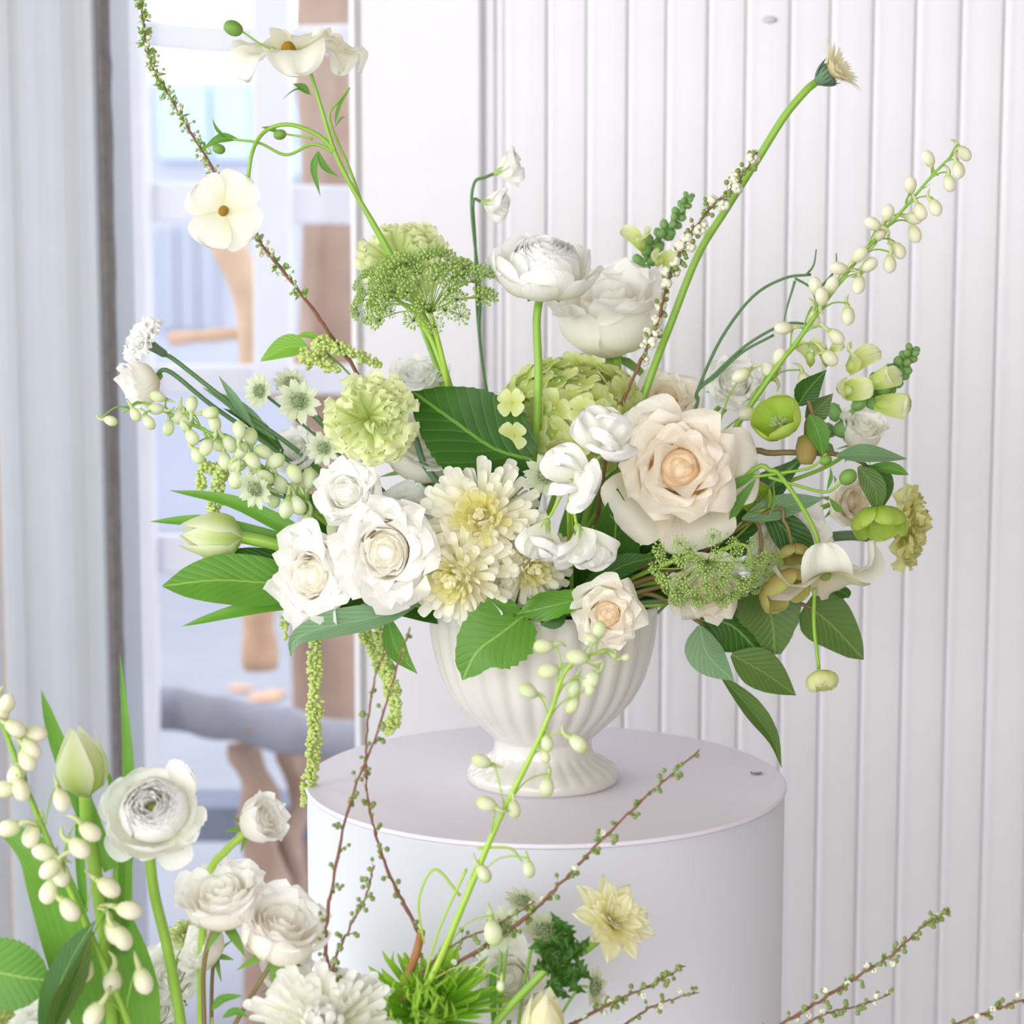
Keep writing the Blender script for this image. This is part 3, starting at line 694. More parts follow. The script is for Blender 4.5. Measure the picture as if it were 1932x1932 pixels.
t = NT('cream_glaze'); tc = t.n('ShaderNodeTexCoord'); a = t.noise(260, 2, tc.outputs['Object']); b_ = t.noise(12, 3, tc.outputs['Object'])
spk = t.math('MULTIPLY', t.math('GREATER_THAN', a, .73), .3)
GLAZE = t.surf(t.mix(spk, t.mix(b_, hx('D6D3CD'), hx('CAC6BE')), hx('B8AC98')), .22, .5, t.bump(b_, .15, .001), coat=.3)
VX = P(1024, 1477, 0).x; VY = -.008
vase = thing('footed_vase', (VX, VY, .9), 'cream fluted ceramic vase on a flared foot holding the large arrangement', 'vase')
k = 1 / F
VP = [(.0675, .0), (.0702, .002), (.0714, .006), (.0700, .0112), (.0645, .0160), (.0560, .0203), (.0498, .0243), (.0466, .029), (.0455, .035), (.0458, .0400), (.0474, .0425), (.0520, .0468), (.0610, .0550), (.0705, .0640), (.0812, .0755), (.0896, .0885), (.0955, .101), (.0995, .1135), (.1030, .127), (.1050, .140), (.1061, .152), (.1066, .161), (.1062, .1675), (.1046, .1698), (.1026, .168), (.1012, .160), (.098, .135), (.088, .10), (.065, .07), (.03, .058), (.001, .056)]
def fl_mod(a, t, z):
    if z < .007: g = .0
    elif z < .030: g = .016 * min(1, (z - .007) / .006) * min(1, (.030 - z) / .006)
    elif z < .046: g = 0
    elif z < .166: g = .030 * min(1, (z - .046) / .02) * min(1, (.166 - z) / .010)
    else: g = 0
    return 1 - g * (.5 - .5 * math.cos(a * 28)) ** 1.4 if g else 1
pp = cat([vec(r, 0, z) for r, z in VP], 110); n_out = 0
pr = [(max(.0005, p.x), p.z) for p in pp]
mi = max(range(len(pr)), key=lambda i: pr[i][1])
mb = MB(); mb.lathe(pr[:mi + 1], 360, fl_mod); obj('body', mb.mesh('body', GLAZE), vase)
mb = MB(); mb.lathe(pr[mi:], 96); obj('rim_lining', mb.mesh('rim_lining', GLAZE), vase)
mb = MB(); mb.lathe([(.001, .0006), (.0668, .0006), (.0672, .0016)], 64); obj('foot_ring', mb.mesh('foot_ring', plain_mat('bare_clay', 'A08088', '987078')), vase)
mb = MB(); mb.lathe([(.001, .152), (.05, .154), (.085, .150), (.0995, .145)], 40); mb.v = [(x, y, z + .003 * math.sin(x * 300) * math.sin(y * 280)) for x, y, z in mb.v]
obj('floral_foam', mb.mesh('floral_foam', plain_mat('dark_green_foam', '22381C', '2C4424', .9)), vase)
# ------------------------------------------------------------------ plants: builders
def mouth(): return (1025 + random.uniform(-90, 90), 1165, random.uniform(-.055, .03))
def below(px=None): return (px + random.uniform(-20, 20), 2080, FY)
FY = -.36
def flower(name, pr, x, y, d, size, face, label, cat_, st=None, sr=5, smat=STEM, roll=0, sq=(1, 1, 1), group=None, seat=.62, skip=()):
    loc = P(x, y, d); sz = S(size, d); f = Vector(face).normalized(); m = st[-1] if st else mouth()
    root = thing(name, P(*m), label, cat_, group)
    head(root, pr, loc, face, sz, roll, sq, skip=skip)
    a = loc - f * sz * seat
    pts = [a] + ([P(*p) for p in st] if st else [(a - f * sz * .5).lerp(P(*m), .35) + vec(0, .0, 0), P(*m)])
    mb = MB(); r = S(sr, d); mb.tube(cat(pts, 8 * len(pts)), r, 7); rel(mb, root); obj('stem', mb.mesh('stem', smat), root)
    return root
def budmesh(mat):
    mb = MB(); mb.lathe([(.02, .0), (.14, .03), (.24, .13), (.32, .32), (.355, .52), (.33, .72), (.24, .88), (.13, .96), (.02, 1.0)], 10, lambda a, t, z: 1 + .06 * math.sin(3 * a))
    sp = MB(); path = cat([(0, 0, .12), (-.14, 0, -.12), (-.10, 0, -.42), (.12, 0, -.62)], 8)
    sp.tube(path, lambda t: .12 * (1 - t) ** .7 + .025, 6); b = len(mb.v)
    for p in sp.v: mb.vert(p, (.5, .12))
    for f in sp.f: mb.face(*[b + i for i in f])
    return mb.mesh('bud', mat)
def delph(name, spts, buds, label, d, L=34, mat=None, r=(7, 2), smat=STEM, up=False, bend=.5, jd=.012, droop=.9):
    root = thing(name, P(*spts[-1]), label, 'flower'); me = [proto('bud' + mat.name, budmesh, mat), proto('budb' + mat.name, budmesh, mat)]
    stem(root, spts, r[1], r[0], smat, n=40)
    C = cat([P(*p) for p in spts], 60)
    for b in buds:
        x, y = b[0], b[1]; l = b[3] if len(b) > 3 and b[3] else L * random.uniform(.88, 1.1)
        dd = d + random.uniform(-jd, jd); c = P(x, y, dd); k = min(range(61), key=lambda i: (C[i] - c).length); q = C[min(60, k + 3)]
        if len(b) > 2 and b[2] is not None: a = R(b[2]); dr = vec(math.cos(a), random.uniform(-.4, .1), math.sin(a)).normalized()
        else:
            o_ = (c - C[k]); o_.z *= .5; o_ = o_.normalized(); dr = (o_ * .75 + vec(random.uniform(-.3, .3), random.uniform(-.45, .2), -droop * random.uniform(.5, 1.1))).normalized()
        s = S(l, dd); base = c - dr * s * .5
        M = Matrix.Translation(base - root.location) @ dr.to_track_quat('Z', 'Y').to_matrix().to_4x4() @ RZ(random.uniform(0, 6.28)) @ Matrix.Scale(s, 4)
        o = obj('bud', me[0], root, M)
        mb = MB(); top_ = (q + base) / 2 + vec(0, 0, (base - q).length * .22)
        mb.tube(cat([q, top_, base - dr * s * .08 + vec(0, 0, s * .06), base + dr * s * .05], 9), S(1.7, dd), 5)
        inv = M.inverted(); mb.v = [tuple(inv @ (Vector(p) - root.location)) for p in mb.v]; obj('pedicel', mb.mesh('pedicel', smat), o)
    mb = MB()   # narrow bracts along the stem
    for i in range(4, 58, 4):
        p = C[i]; t = (C[i - 1] - C[i + 1]).normalized(); sd = t.orthogonal().normalized(); sd = Matrix.Rotation(i * 2.1, 3, t) @ sd
        l = S(22, d); mb.tube(cat([p, p + sd * l * .35 + t * l * .4, p + sd * l * .55 + t * l], 4), lambda u: S(1.6, d) * (1 - u) + 1e-5, 4)
    rel(mb, root); obj('bract', mb.mesh('bract', smat), root); return root
def twig(name, spts, label, r=(3.5, 1.2), mat=BARK, bud=4.5, gap=20, per=3, ped=20, blossom=0.0, tuft=0.0, t0=.02, t1=.98, root=None, sides=(), budmat=BUDG, bl=8):
    root = root or thing(name, P(*spts[-1]), label, 'twig'); d = spts[0][2]
    def one(pts, rr):
        q = cat([P(*p) for p in pts], 8 * len(pts)); u = S(1, d)
        q = [p + vec(random.uniform(-1, 1), random.uniform(-1, 1), random.uniform(-1, 1)) * u * 1.6 for p in q]
        mb = MB(); mb.tube(q, lambda t: u * (rr[1] + (rr[0] - rr[1]) * t) * (1 + .14 * math.sin(60 * t)), 6); rel(mb, root); obj('stem', mb.mesh('stem', mat), root)
        L = sum((q[i + 1] - q[i]).length for i in range(len(q) - 1)); n = int(L / (gap * u)); b = MB(); w = MB(); lf = MB()
        for k in range(n):
            t = t0 + (t1 - t0) * (k + random.uniform(.2, .8)) / n; f = t * (len(q) - 1); i = min(int(f), len(q) - 2); p = q[i].lerp(q[i + 1], f - i); T = (q[i] - q[i + 1]).normalized()
            sd = Matrix.Rotation(k * 2.6 + random.uniform(-.5, .5), 3, T) @ vec(0, 0, 1).cross(T).normalized()
            b.ball(p + sd * u * rr[0] * .9, u * 3.0, 5, 4, T, 1.5)
            for j in range(random.randint(1, per)):
                e = p + (sd + T * random.uniform(.2, 1.1) + vec(*[random.uniform(-.5, .5) for _ in range(3)])).normalized() * u * ped * random.uniform(.5, 1.15)
                g = w if random.random() < blossom else b
                b.tube([p, (p + e) / 2 + T * u * 2, e], u * .7, 4, False)
                if g is b: b.ball(e, u * bud * random.uniform(.8, 1.15), 7, 5); b.ball(e + (e - p).normalized() * u * bud * .8, u * bud * .3, 4, 3)
                else:
                    for m in range(9):
                        dd = vec(*[random.uniform(-1, 1) for _ in range(3)]).normalized(); w.ball(e + dd * u * bl * .55, u * bl * .5, 6, 4, dd, .7)
            if random.random() < tuft:
                for j in range(5):
                    dd = (sd + T * random.uniform(-.2, 1) + vec(*[random.uniform(-.8, .8) for _ in range(3)])).normalized(); l = u * random.uniform(12, 22)
                    s2 = dd.orthogonal().normalized() * l * .2; lf.grid([[p, p], [p + dd * l * .5 - s2, p + dd * l * .5 + s2], [p + dd * l, p + dd * l]])
        for g, nm, m in ((b, 'bud_clusters', budmat), (w, 'blossoms', BUDW), (lf, 'leaf_tufts', LEAFL)):
            if g.v: rel(g, root); obj(nm, g.mesh(nm, m), root, kind='stuff')
    one(spts, r)
    for sdp in sides: one(sdp, (r[0] * .6, r[1]))
    return root
def tassel(name, pts, label, w=(9, 12), n=420, mat=AMAR):
    root = thing(name, P(*pts[0]), label, 'flower'); d = pts[0][2]; q = cat([P(*p) for p in pts], 60); mb = MB(); u = S(1, d)
    mb.tube(q, u * 3, 5)
    for i in range(n):
        t = random.random(); f = t * 60; k = min(int(f), 59); c = q[k].lerp(q[k + 1], f - k); T = (q[k + 1] - q[k]).normalized()
        rr = u * (w[0] + (w[1] - w[0]) * math.sin(math.pi * min(1, t * 1.05)) + 2.5 * math.sin(t * 31)) * (1 if t < .93 else (1 - t) / .07 * .8 + .2)
        sd = Matrix.Rotation(random.uniform(0, 6.28), 3, T) @ T.orthogonal().normalized(); mb.ball(c + sd * rr * random.uniform(.5, .95), u * random.uniform(3.0, 5.2), 5, 3, sd, 1.3)
    rel(mb, root); obj('tassel', mb.mesh('tassel', mat), root, kind='stuff'); return root
def spray(name, pts, label, cat_='leaf', lv=(), sr=(3, 2), smat=STEM):
    """a leafy stem: pts stem, lv = leaf() argument tuples"""
    root = thing(name, P(*pts[-1]), label, cat_)
    if len(pts) > 1: stem(root, pts, sr[1], sr[0], smat)
    for a in lv: leaf(root, *a[:-1], **a[-1])
    return root

RSW = proto('rosew', p_rosecup, ROSEW, 44, ROSEIN, opn=.12); RSI = proto('rosei', p_rosecup, WHITE, 30, opn=.08)
RSC = proto('rosec', p_rose, CREAM, 28, 9, 1.3, True, inner=CREAMIN, core=COREC); RSP = proto('rosep', p_rosecup, ROSEW, 22, ROSEIN, opn=.08)
RSU = proto('roseu', p_rosecup, ROSEW, 26, ROSEIN)
RSV = proto('rosev', p_rose, IVORY, 27, 9, 1.1, True, inner=CREAMIN, core=COREC)
RAN = proto('ran', p_ranunculus, WHITE); CAR = proto('car', p_carnation, CARN); CARY = proto('cary', p_carnation, CARNY, 34)
MUM = proto('mum', p_mum, MUMP, 220, .42, .74, .064, inner=MUMY); MUM2 = proto('mum2', p_mum, MUMP, 190, .38, .72, .068, inner=MUMY); MUMB = proto('mumb', p_mum, MUMW, 260, .40, .72, .050, .3, .3)
SPI = proto('spi', p_mum, SPID, 210, .5, .95, .036, .3, .7, pt=wpoint(.45, .7)); GER = proto('ger', p_gerbera, GERB)
BUT = proto('but', p_flat, BUTTER, 4, 1.0, .62, 14, .45, wf=wround(.62, .1, 2.5), ruf=.08); BUT2 = proto('but2', p_flat, BUTTER, 5, 1.0, .54, 8, .8, wf=wround(.6, .15, 2.4), droop=.3, sep=SEPAL)
BUTN = proto('butn', p_flat, BUTTER, 5, 1.0, .46, 12, 1.5, PALEY, .1, .06, None, .5, 0, 0, SEPALL)
HEL = proto('hel', p_cup, LIME); HEL2 = proto('hel2', p_cup, LIME2)
TUP = proto('tup', p_tulip, TULIP); ASN = proto('asn', p_astrantia); SWP = proto('swp', p_sweetpea, WHITE); HYA = proto('hya', p_hydrangea, HYD)
UMA = proto('uma', p_umbel, 46, 80, .8); UMB2 = proto('umb2', p_umbel, 44, 88, .62)
DAH = proto('dah', lambda: p_flat(DAHL, 9, 1.0, .24, 14, 1.2, DAHL, .1, .03, wpoint(.55, .5)) + p_flat(DAHL, 9, .9, .22, 38, 1.4, DAHL, .1, .03, wpoint(.55, .5))[1:] + p_flat(DAHL, 8, .72, .2, 58, 1.6, DAHL, .1, .03, wpoint(.55, .5))[1:] + p_flat(DAHL, 6, .5, .16, 74, 2, DAHL, .1, .03, wpoint(.55, .5))[1:] + sepals(4, SEPAL, L=.15, W=.1, z=-.05, down=.0, out=.25))

# ------------------------------------------------------------------ the large arrangement
# big cream rose
o = flower('cream_rose', RSC, 1282, 885, -.115, 112, (-.05, -1, .18), 'large cream rose with a peach heart right of the white sweet peas', 'rose', roll=.4, sr=7)
mb = MB(); patch(mb, [(.1, -.5), (.7, -.5), (1.05, -.28), (1.35, -.3)], .66, wblunt(.55, .5, 2.8, .3), k=.5, nu=9, nv=9, curl=.1, ruf=.03, kt=.2)
me = mb.mesh('petal', CREAM)
for a in (-2.45, -1.25, .1, 2.2): head(o, [('petal', me, RZ(a))], P(1282, 888, -.105), (-.05, -1, .18), S(116, -.11), .0)
# garden roses and spray roses
flower('white_rose', RSW, 728, 1040, -.125, 92, (-.12, -1, .05), 'white garden rose with swirled petals left of the chrysanthemums', 'rose', roll=1, sq=(.94, 1.12, 1))
flower('white_rose', RSW, 592, 1087, -.10, 82, (-.42, -1, -.05), 'white garden rose lowest on the left beside the tulip leaves', 'rose', roll=2.4, sq=(.86, 1.18, 1))
flower('white_rose', RSI, 657, 932, -.085, 66, (-.35, -1, .35), 'small white rose directly under the lime carnation', 'rose', roll=.5, sq=(1.05, .9, 1))
flower('white_rose', RSI, 770, 975, -.045, 62, (.1, -1, .5), 'white rose half hidden behind the swirled garden rose', 'rose', roll=.2)
flower('cream_rose', RSV, 1145, 1158, -.15, 72, (.12, -1, .12), 'small ivory spray rose hanging over the vase rim', 'rose', roll=.8, sr=4)
flower('cream_rose', RSU, 795, 850, -.02, 92, (.2, -.55, .9), 'cream rose behind the dark serrated leaf', 'rose', roll=1.2, sq=(1, 1, 1))
flower('white_rose', RSI, 790, 712, .075, 56, (-.1, -.5, 1), 'blurred white rose peeking above the dark serrated leaf', 'rose')
flower('white_rose', RSU, 1150, 590, .06, 118, (-.12, -.42, .95), 'large pale rose standing behind the white ranunculus', 'rose', [(1165, 690, .055), (1150, 800, .04), (1060, 1160, 0)], sr=8, roll=.6, sq=(1.08, 1, 1.15))
flower('white_rose', RSV, 1255, 755, .04, 68, (.1, -1, .6), 'ivory rose behind the top of the cream rose', 'rose')
flower('white_rose', RSU, 1625, 812, -.0, 52, (.15, -.55, .9), 'small closed white rose at far right above the grey green leaf', 'rose', [(1560, 880, 0), (1380, 960, -.01), (1100, 1160, -.01)], sr=4, roll=1, sq=(.95, .95, 1.3))
flower('cream_rose', RSP, 1480, 1030, -.02, 92, (.35, -.8, -.1), 'cream rose behind the nodding butterfly flower stem', 'rose', roll=.2)
flower('cream_rose', RSV, 1605, 945, .01, 52, (.5, -.8, .1), 'small cream rose behind the long hellebore leaves', 'rose')
flower('white_rose', RSV, 1335, 1112, -.09, 74, (.1, -1, -.35), 'ivory rose covered by the green lace umbel', 'rose', roll=2)
flower('white_lisianthus', RSI, 1385, 728, .03, 58, (.1, -1, .7), 'soft white lisianthus behind the delphinium base', 'flower')
flower('white_lisianthus', RSI, 560, 852, .01, 48, (-.5, -1, .6), 'white lisianthus half hidden behind two astrantia heads', 'flower')
# lisianthus pair at far left
flower('white_lisianthus', CAR_W := proto('carw', p_carnation, WHITE, 34), 276, 646, .0, 50, (-.75, -.45, .55), 'upper frilled white bloom at far left on a dark stem', 'flower', [(335, 683, 0), (440, 765, 0), (560, 850, 0), (700, 980, .0), (960, 1160, 0)], sr=4.5, smat=STEMD, seat=.9)
flower('white_lisianthus', RSU, 264, 726, -.005, 52, (-.55, -.3, -.25), 'lower smooth white bloom at far left under the frilled one', 'flower', [(318, 700, 0), (400, 765, 0), (520, 850, 0), (700, 990, .0), (960, 1160, 0)], sr=4.5, smat=STEMD, sq=(1, 1, 1.2), skip=('sepal',))
# white ranunculus on its straight stem
o = flower('white_ranunculus', RAN, 1026, 497, -.05, 94, (.03, -.42, .95), 'white ranunculus standing tall on a thick straight green stem', 'ranunculus', [(1013, 600, -.05), (1016, 700, -.05), (1012, 800, -.05), (1006, 880, -.04), (1015, 1160, 0)], sr=8, sq=(1, 1, 1.18), seat=.5)
# chrysanthemums
flower('chrysanthemum', MUM, 912, 985, -.105, 124, (-.12, -1, .35), 'largest pale yellow chrysanthemum in the middle of the bouquet', 'chrysanthemum', roll=.3)
flower('chrysanthemum', MUM2, 872, 1082, -.115, 116, (-.35, -1, -.15), 'pale yellow chrysanthemum hanging over the left vase rim', 'chrysanthemum', roll=1.3)
flower('chrysanthemum', MUM2, 992, 1062, -.10, 96, (.45, -1, -.1), 'pale chrysanthemum right of centre just below the sweet peas', 'chrysanthemum', roll=2.3)
# carnations
flower('carnation', CAR, 697, 790, -.085, 84, (.1, -1, .3), 'lime green ruffled carnation left of the dark serrated leaf', 'carnation', [(772, 812, -.06), (800, 875, -.055), (850, 950, -.05), (960, 1160, -.02)], sr=6.5, smat=STEMB)
flower('carnation', CAR, 757, 492, .10, 80, (-.05, -.8, .6), 'blurred pale green carnation behind the green lace umbel', 'carnation', [(790, 600, .09), (860, 800, .05), (960, 1160, .0)])
flower('carnation', CARY, 1700, 998, .02, 82, (.93, -.25, -.06), 'yellow green carnation seen from the side at far right', 'carnation', [(1640, 1012, .02), (1580, 1012, .015), (1400, 1040, 0), (1100, 1160, 0)], sr=10, smat=STEMB, seat=.85)
# hydrangea and its leaf
o = flower('hydrangea', HYA, 1076, 790, -.0, 148, (.0, -.75, .7), 'green white hydrangea head behind the ranunculus stem', 'hydrangea', sr=6, smat=STEML, sq=(1, .8, 1))
leaf(o, [(1004, 868, -.075), (930, 845, -.078), (850, 790, -.075), (776, 737, -.06)], 98, LEAFD, (.15, -1, .35), .10, .025, SERR, n=34, nv=8, wave=.04)
for (x, y, f) in ((965, 760, (-.4, -1, .2)), (968, 822, (-.2, -1, -.2)), (1098, 775, (0, -1, .2)), (1090, 835, (.1, -1, -.1)), (1150, 800, (.2, -1, .1))):
    pr_ = [p for p in HYA if p[0] == 'floret'][0]; head(o, [('floret', pr_[1], Matrix())], P(x, y, -.075), f, S(30, -.07), random.uniform(0, 3))
# butterfly ranunculus, left, with two open flowers
o = thing('butterfly_ranunculus', P(960, 1160, 0), 'tall butterfly ranunculus with two open white flowers at upper left', 'ranunculus')
stem(o, [(585, 135, 0), (608, 210, 0), (632, 288, 0), (668, 360, 0), (712, 435, 0), (755, 515, 0), (840, 700, 0), (960, 1160, 0)], 3.5, 7, n=40)
stem(o, [(466, 362, -.01), (475, 290, -.01), (500, 248, 0), (545, 235, 0), (600, 255, 0), (632, 286, 0)], 3.6, 4.5, name='side_stem', n=24)
stem(o, [(745, 500, 0), (690, 400, .01), (660, 320, .01), (622, 225, .01), (640, 190, .01), (660, 165, .01)], 4, 1.5, name='side_stem')
stem(o, [(632, 288, 0), (590, 272, 0), (540, 292, 0), (490, 270, 0), (440, 263, 0)], 3.6, 2.4, name='side_stem')
stem(o, [(590, 262, 0), (560, 256, 0), (530, 252, 0)], 2.4, 1.8, name='side_stem')
stem(o, [(520, 92, 0), (495, 85, 0), (455, 58, 0)], 2, 2, name='side_stem')
head(o, BUT, P(422, 398, -.012), (-.02, -1, -.12), S(78, 0), .95, (.86, 1.08, 1), nest='flower_centre')
head(o, BUT2, P(545, 100, .0), (-.1, -.3, .95), S(106, 0), .3, (1, 1, 1.25), nest='flower_centre')
head(o, BUTN, P(640, 95, .03), (.35, -.3, .85), S(58, 0), .3, (1, 1, 1.3), nest='flower_centre')
for (x, y, r_, ax) in ((440, 53, 15, (1, 0, -.4)), (528, 254, 10, (1, 0, .2)), (413, 281, 10, (1, 0, -.3))):
    mb = MB(); mb.ball(P(x, y, 0), S(r_, 0), 10, 8, ax, 1.25); rel(mb, o); obj('bud', mb.mesh('bud', SEPAL), o)
for a in ([[(450, 263), (415, 262), (380, 284)], 10], [[(585, 178), (570, 165), (552, 158)], 8], [[(600, 285), (592, 320), (605, 372)], 7], [[(600, 285), (612, 315), (640, 334)], 7], [[(530, 252), (510, 243), (492, 240)], 5], [[(430, 262), (410, 245), (400, 222)], 3.5], [[(632, 235), (640, 200), (662, 166)], 3.5], [[(632, 240), (645, 222), (652, 224)], 2], [[(590, 180), (560, 168), (530, 190)], 2]):
    leaf(o, [(x, y, 0) for x, y in a[0]], a[1], LEAFM, (.1, -1, .4), .3, 0, LAN, n=8, nv=3)
# butterfly ranunculus, right, nodding flower
o = thing('butterfly_ranunculus', P(1180, 1160, -.02), 'nodding white butterfly ranunculus arching down at lower right', 'ranunculus')
stem(o, [(1548, 1062, -.10), (1540, 1010, -.10), (1515, 960, -.10), (1478, 905, -.10), (1455, 888, -.10), (1400, 905, -.09), (1180, 1160, -.02)], 4.5, 5, n=30)
stem(o, [(1420, 900, -.1), (1470, 893, -.1), (1530, 882, -.1), (1560, 855, -.1)], 3.4, 2.4, name='side_stem')
stem(o, [(1450, 900, -.1), (1500, 915, -.1), (1560, 928, -.1), (1592, 905, -.1)], 3.4, 2.6, name='side_stem')
stem(o, [(1537, 1110, -.105), (1536, 1180, -.1), (1545, 1262, -.1)], 3.8, 3.6, name='side_stem')
head(o, BUTN, P(1556, 1082, -.105), (.1, -.4, -.88), S(114, -.1), .6, (1, 1, .9), nest='flower_centre')
for (x, y, r_, ax) in ((1600, 900, 15, (1, 0, .6)), (1558, 868, 10, (1, 0, .4))):
    mb = MB(); mb.ball(P(x, y, -.1), S(r_, -.1), 10, 8, ax, 1.2); rel(mb, o); obj('bud', mb.mesh('bud', SEPAL), o)
for a in ([[(1425, 895), (1385, 915), (1345, 935)], 10], [[(1425, 905), (1390, 955), (1372, 1010)], 10], [[(1565, 940), (1580, 960), (1592, 962)], 7], [[(1560, 925), (1568, 900), (1566, 880)], 4], [[(1458, 905), (1460, 950), (1442, 990)], 2.5]):
    leaf(o, [(x, y, -.1) for x, y in a[0]], a[1], LEAFM, (.1, -1, .4), .3, 0, LAN, n=8, nv=3)
head(o, [p for p in proto('rany', lambda: p_cup(petal_mat('lime_yellow_petal', 'D0D670', 'EEF2C0'), 6, .6, 1.3, ((.05, 0), (.6, .02), (.95, .4), (.85, .95), (.55, 1.15)), PALEY, 20, SEPAL))], P(1548, 1268, -.1), (.1, -.45, -.9), S(34, -.1), 0, nest='flower_centre')
# gerbera
flower('gerbera', GER, 1562, 140, .0, 66, (.62, -.3, .42), 'pale yellow gerbera at the top of a long curved green stem', 'gerbera', [(1520, 172, 0), (1480, 220, 0), (1430, 300, 0), (1370, 395, 0), (1318, 480, 0), (1270, 600, 0), (1208, 768, -.01), (1080, 1160, 0)], sr=7.5, seat=.42)
# umbels
o = flower('green_lace_flower', UMA, 812, 590, -.045, 118, (-.12, -.40, .9), 'airy green lace umbel rising at upper left of centre', 'umbel', [(838, 690, -.04), (870, 850, -.02), (980, 1160, 0)], sr=5, smat=STEML, seat=.0, sq=(1.05, 1, 1.2))
stem(o, [(800, 615, -.03), (830, 680, -.03), (900, 900, -.02)], 5, 5, STEML)
o = flower('green_lace_flower', UMA, 745, 560, -.02, 82, (-.5, -.4, .6), 'smaller green lace umbel below the blurred carnation', 'umbel', [(800, 612, -.03), (840, 700, -.02), (970, 1160, 0)], sr=4, smat=STEML, seat=0)
o = flower('green_lace_flower', UMB2, 1335, 1058, -.14, 108, (.06, -.6, -.7), 'green lace umbel drooping over the ivory rose at lower right', 'umbel', [(1300, 1050, -.1), (1230, 1075, -.08), (1160, 1110, -.04), (1120, 1160, -.02)], sr=4.5, smat=STEML, seat=0)
flower('green_lace_flower', UMB2, 1425, 1075, -.11, 55, (.5, -.6, -.5), 'small green lace umbel beside the blush green hellebore', 'umbel', [(1380, 1030, -.09), (1150, 1160, -.02)], sr=3, smat=STEML, seat=0)
# astrantia heads
for (x, y, d, s, f, lb) in ((563, 757, -.06, 44, (.05, -1, .1), 'largest astrantia head facing forward at upper left'), (490, 738, -.03, 36, (-.7, -1, .2), 'astrantia head turned left next to the largest one'), (548, 722, -.02, 34, (.1, -1, .9), 'astrantia head tucked behind the largest one'), (610, 845, -.07, 34, (-.1, -1, -.1), 'small astrantia head left of the lime carnation base'), (482, 922, -.07, 40, (-.5, -1, -.3), 'astrantia head low among the delphinium buds at left'), (1028, 898, -.10, 42, (-.1, -1, .3), 'astrantia head in the centre beside the white sweet peas')):
    flower('astrantia', ASN, x, y, d, s, f, 'pale green ' + lb, 'astrantia', sr=2.8, smat=STEMD, seat=.1)
# sweet peas in front
SW = [(1138, 850, (.2, -.8, .7), 74, 'topmost white sweet pea bloom of the ruffled front cluster'), (1100, 905, (-.6, -.7, .2), 74, 'middle white sweet pea bloom beside the cream rose'), (1030, 990, (-.35, -.5, -.9), 66, 'lowest left white sweet pea bloom hanging over the chrysanthemum'), (1092, 1000, (.35, -.6, -.85), 72, 'lowest right white sweet pea bloom with ruffled edge')]
for x, y, f, s, lb in SW: flower('sweet_pea', SWP, x, y, -.15, s, f, lb, 'sweet pea', [(1075, 935, -.12), (1080, 1160, -.03)], sr=3, smat=STEML, seat=.2, roll=random.uniform(0, 6))
flower('sweet_pea', SWP, 940, 325, .12, 46, (.85, -.2, .25), 'upper blurred white sweet pea against the panelled wall', 'sweet pea', [(915, 335, .12), (895, 345, .12), (890, 400, .12), (905, 550, .10), (912, 700, .08), (1000, 1160, 0)], sr=3, smat=STEMD, seat=.2)
flower('sweet_pea', SWP, 915, 382, .12, 44, (.8, -.3, -.2), 'lower blurred white sweet pea against the panelled wall', 'sweet pea', [(893, 380, .12), (896, 450, .12), (912, 700, .08), (1000, 1160, 0)], sr=3, smat=STEMD, seat=.2)
# tulip, left
o = flower('white_tulip', TUP, 458, 1013, -.05, 96, (-1, -.1, .06), 'pale green closed tulip lying sideways at left', 'tulip', [(530, 1030, -.05), (700, 1080, -.03), (930, 1160, 0)], sr=12, seat=-.03)
leaf(o, [(580, 1020, -.05), (520, 985, -.05), (430, 945, -.05), (318, 925, -.05)], 17, LEAFT, (0, -1, .6), .35, 0, TUL, n=14, nv=4)
leaf(o, [(580, 1035, -.03), (480, 1010, -.03), (380, 985, -.03), (282, 984, -.03)], 18, LEAFT, (0, -1, .6), .35, 0, TUL, n=14, nv=4)
leaf(o, [(600, 1055, -.04), (540, 1062, -.04), (460, 1052, -.04), (380, 1050, -.04)], 26, LEAFD, (0, -1, .9), .3, 0, TUL, n=14, nv=4)
leaf(o, [(600, 1135, -.07), (520, 1140, -.075), (430, 1158, -.08), (342, 1182, -.08)], 17, LEAFT, (0, -1, .7), .3, 0, TUL, n=14, nv=4)
# hellebores
o = thing('hellebore', P(1150, 1160, -.02), 'brown stemmed hellebore with a lime cup and dark leaves at right', 'hellebore')
stem(o, [(1525, 755, -.06), (1535, 790, -.06), (1540, 840, -.06), (1550, 855, -.06), (1460, 855, -.05), (1380, 880, -.05), (1150, 1160, -.02)], 4, 7, BROWNST, n=30)
stem(o, [(1540, 852, -.06), (1600, 862, -.05), (1640, 885, -.05), (1660, 935, -.05)], 5, 3.5, BROWNST, 'side_stem')
stem(o, [(1520, 845, -.065), (1520, 800, -.065), (1530, 785, -.065)], 3, 3, BROWNST, 'side_stem')
head(o, HEL, P(1478, 806, -.085), (-.5, -.62, .6), S(52, -.08), .4, nest='flower_centre')
head(o, HEL, P(1655, 960, -.06), (.1, -.45, -.85), S(56, -.06), .2, (1, 1, 1), nest='flower_centre')
mb = MB(); mb.lathe([(.03, 0), (.28, .12), (.36, .45), (.32, .8), (.2, 1.0), (.03, 1.02)], 12, lambda a, t, z: 1 + .06 * math.sin(5 * a)); me = mb.mesh('bud', LIME2)
obj('bud', me, o, Matrix.Translation(P(1522, 818, -.07) - o.location) @ Matrix.Rotation(math.pi, 4, 'X') @ Matrix.Scale(S(58, -.07), 4))
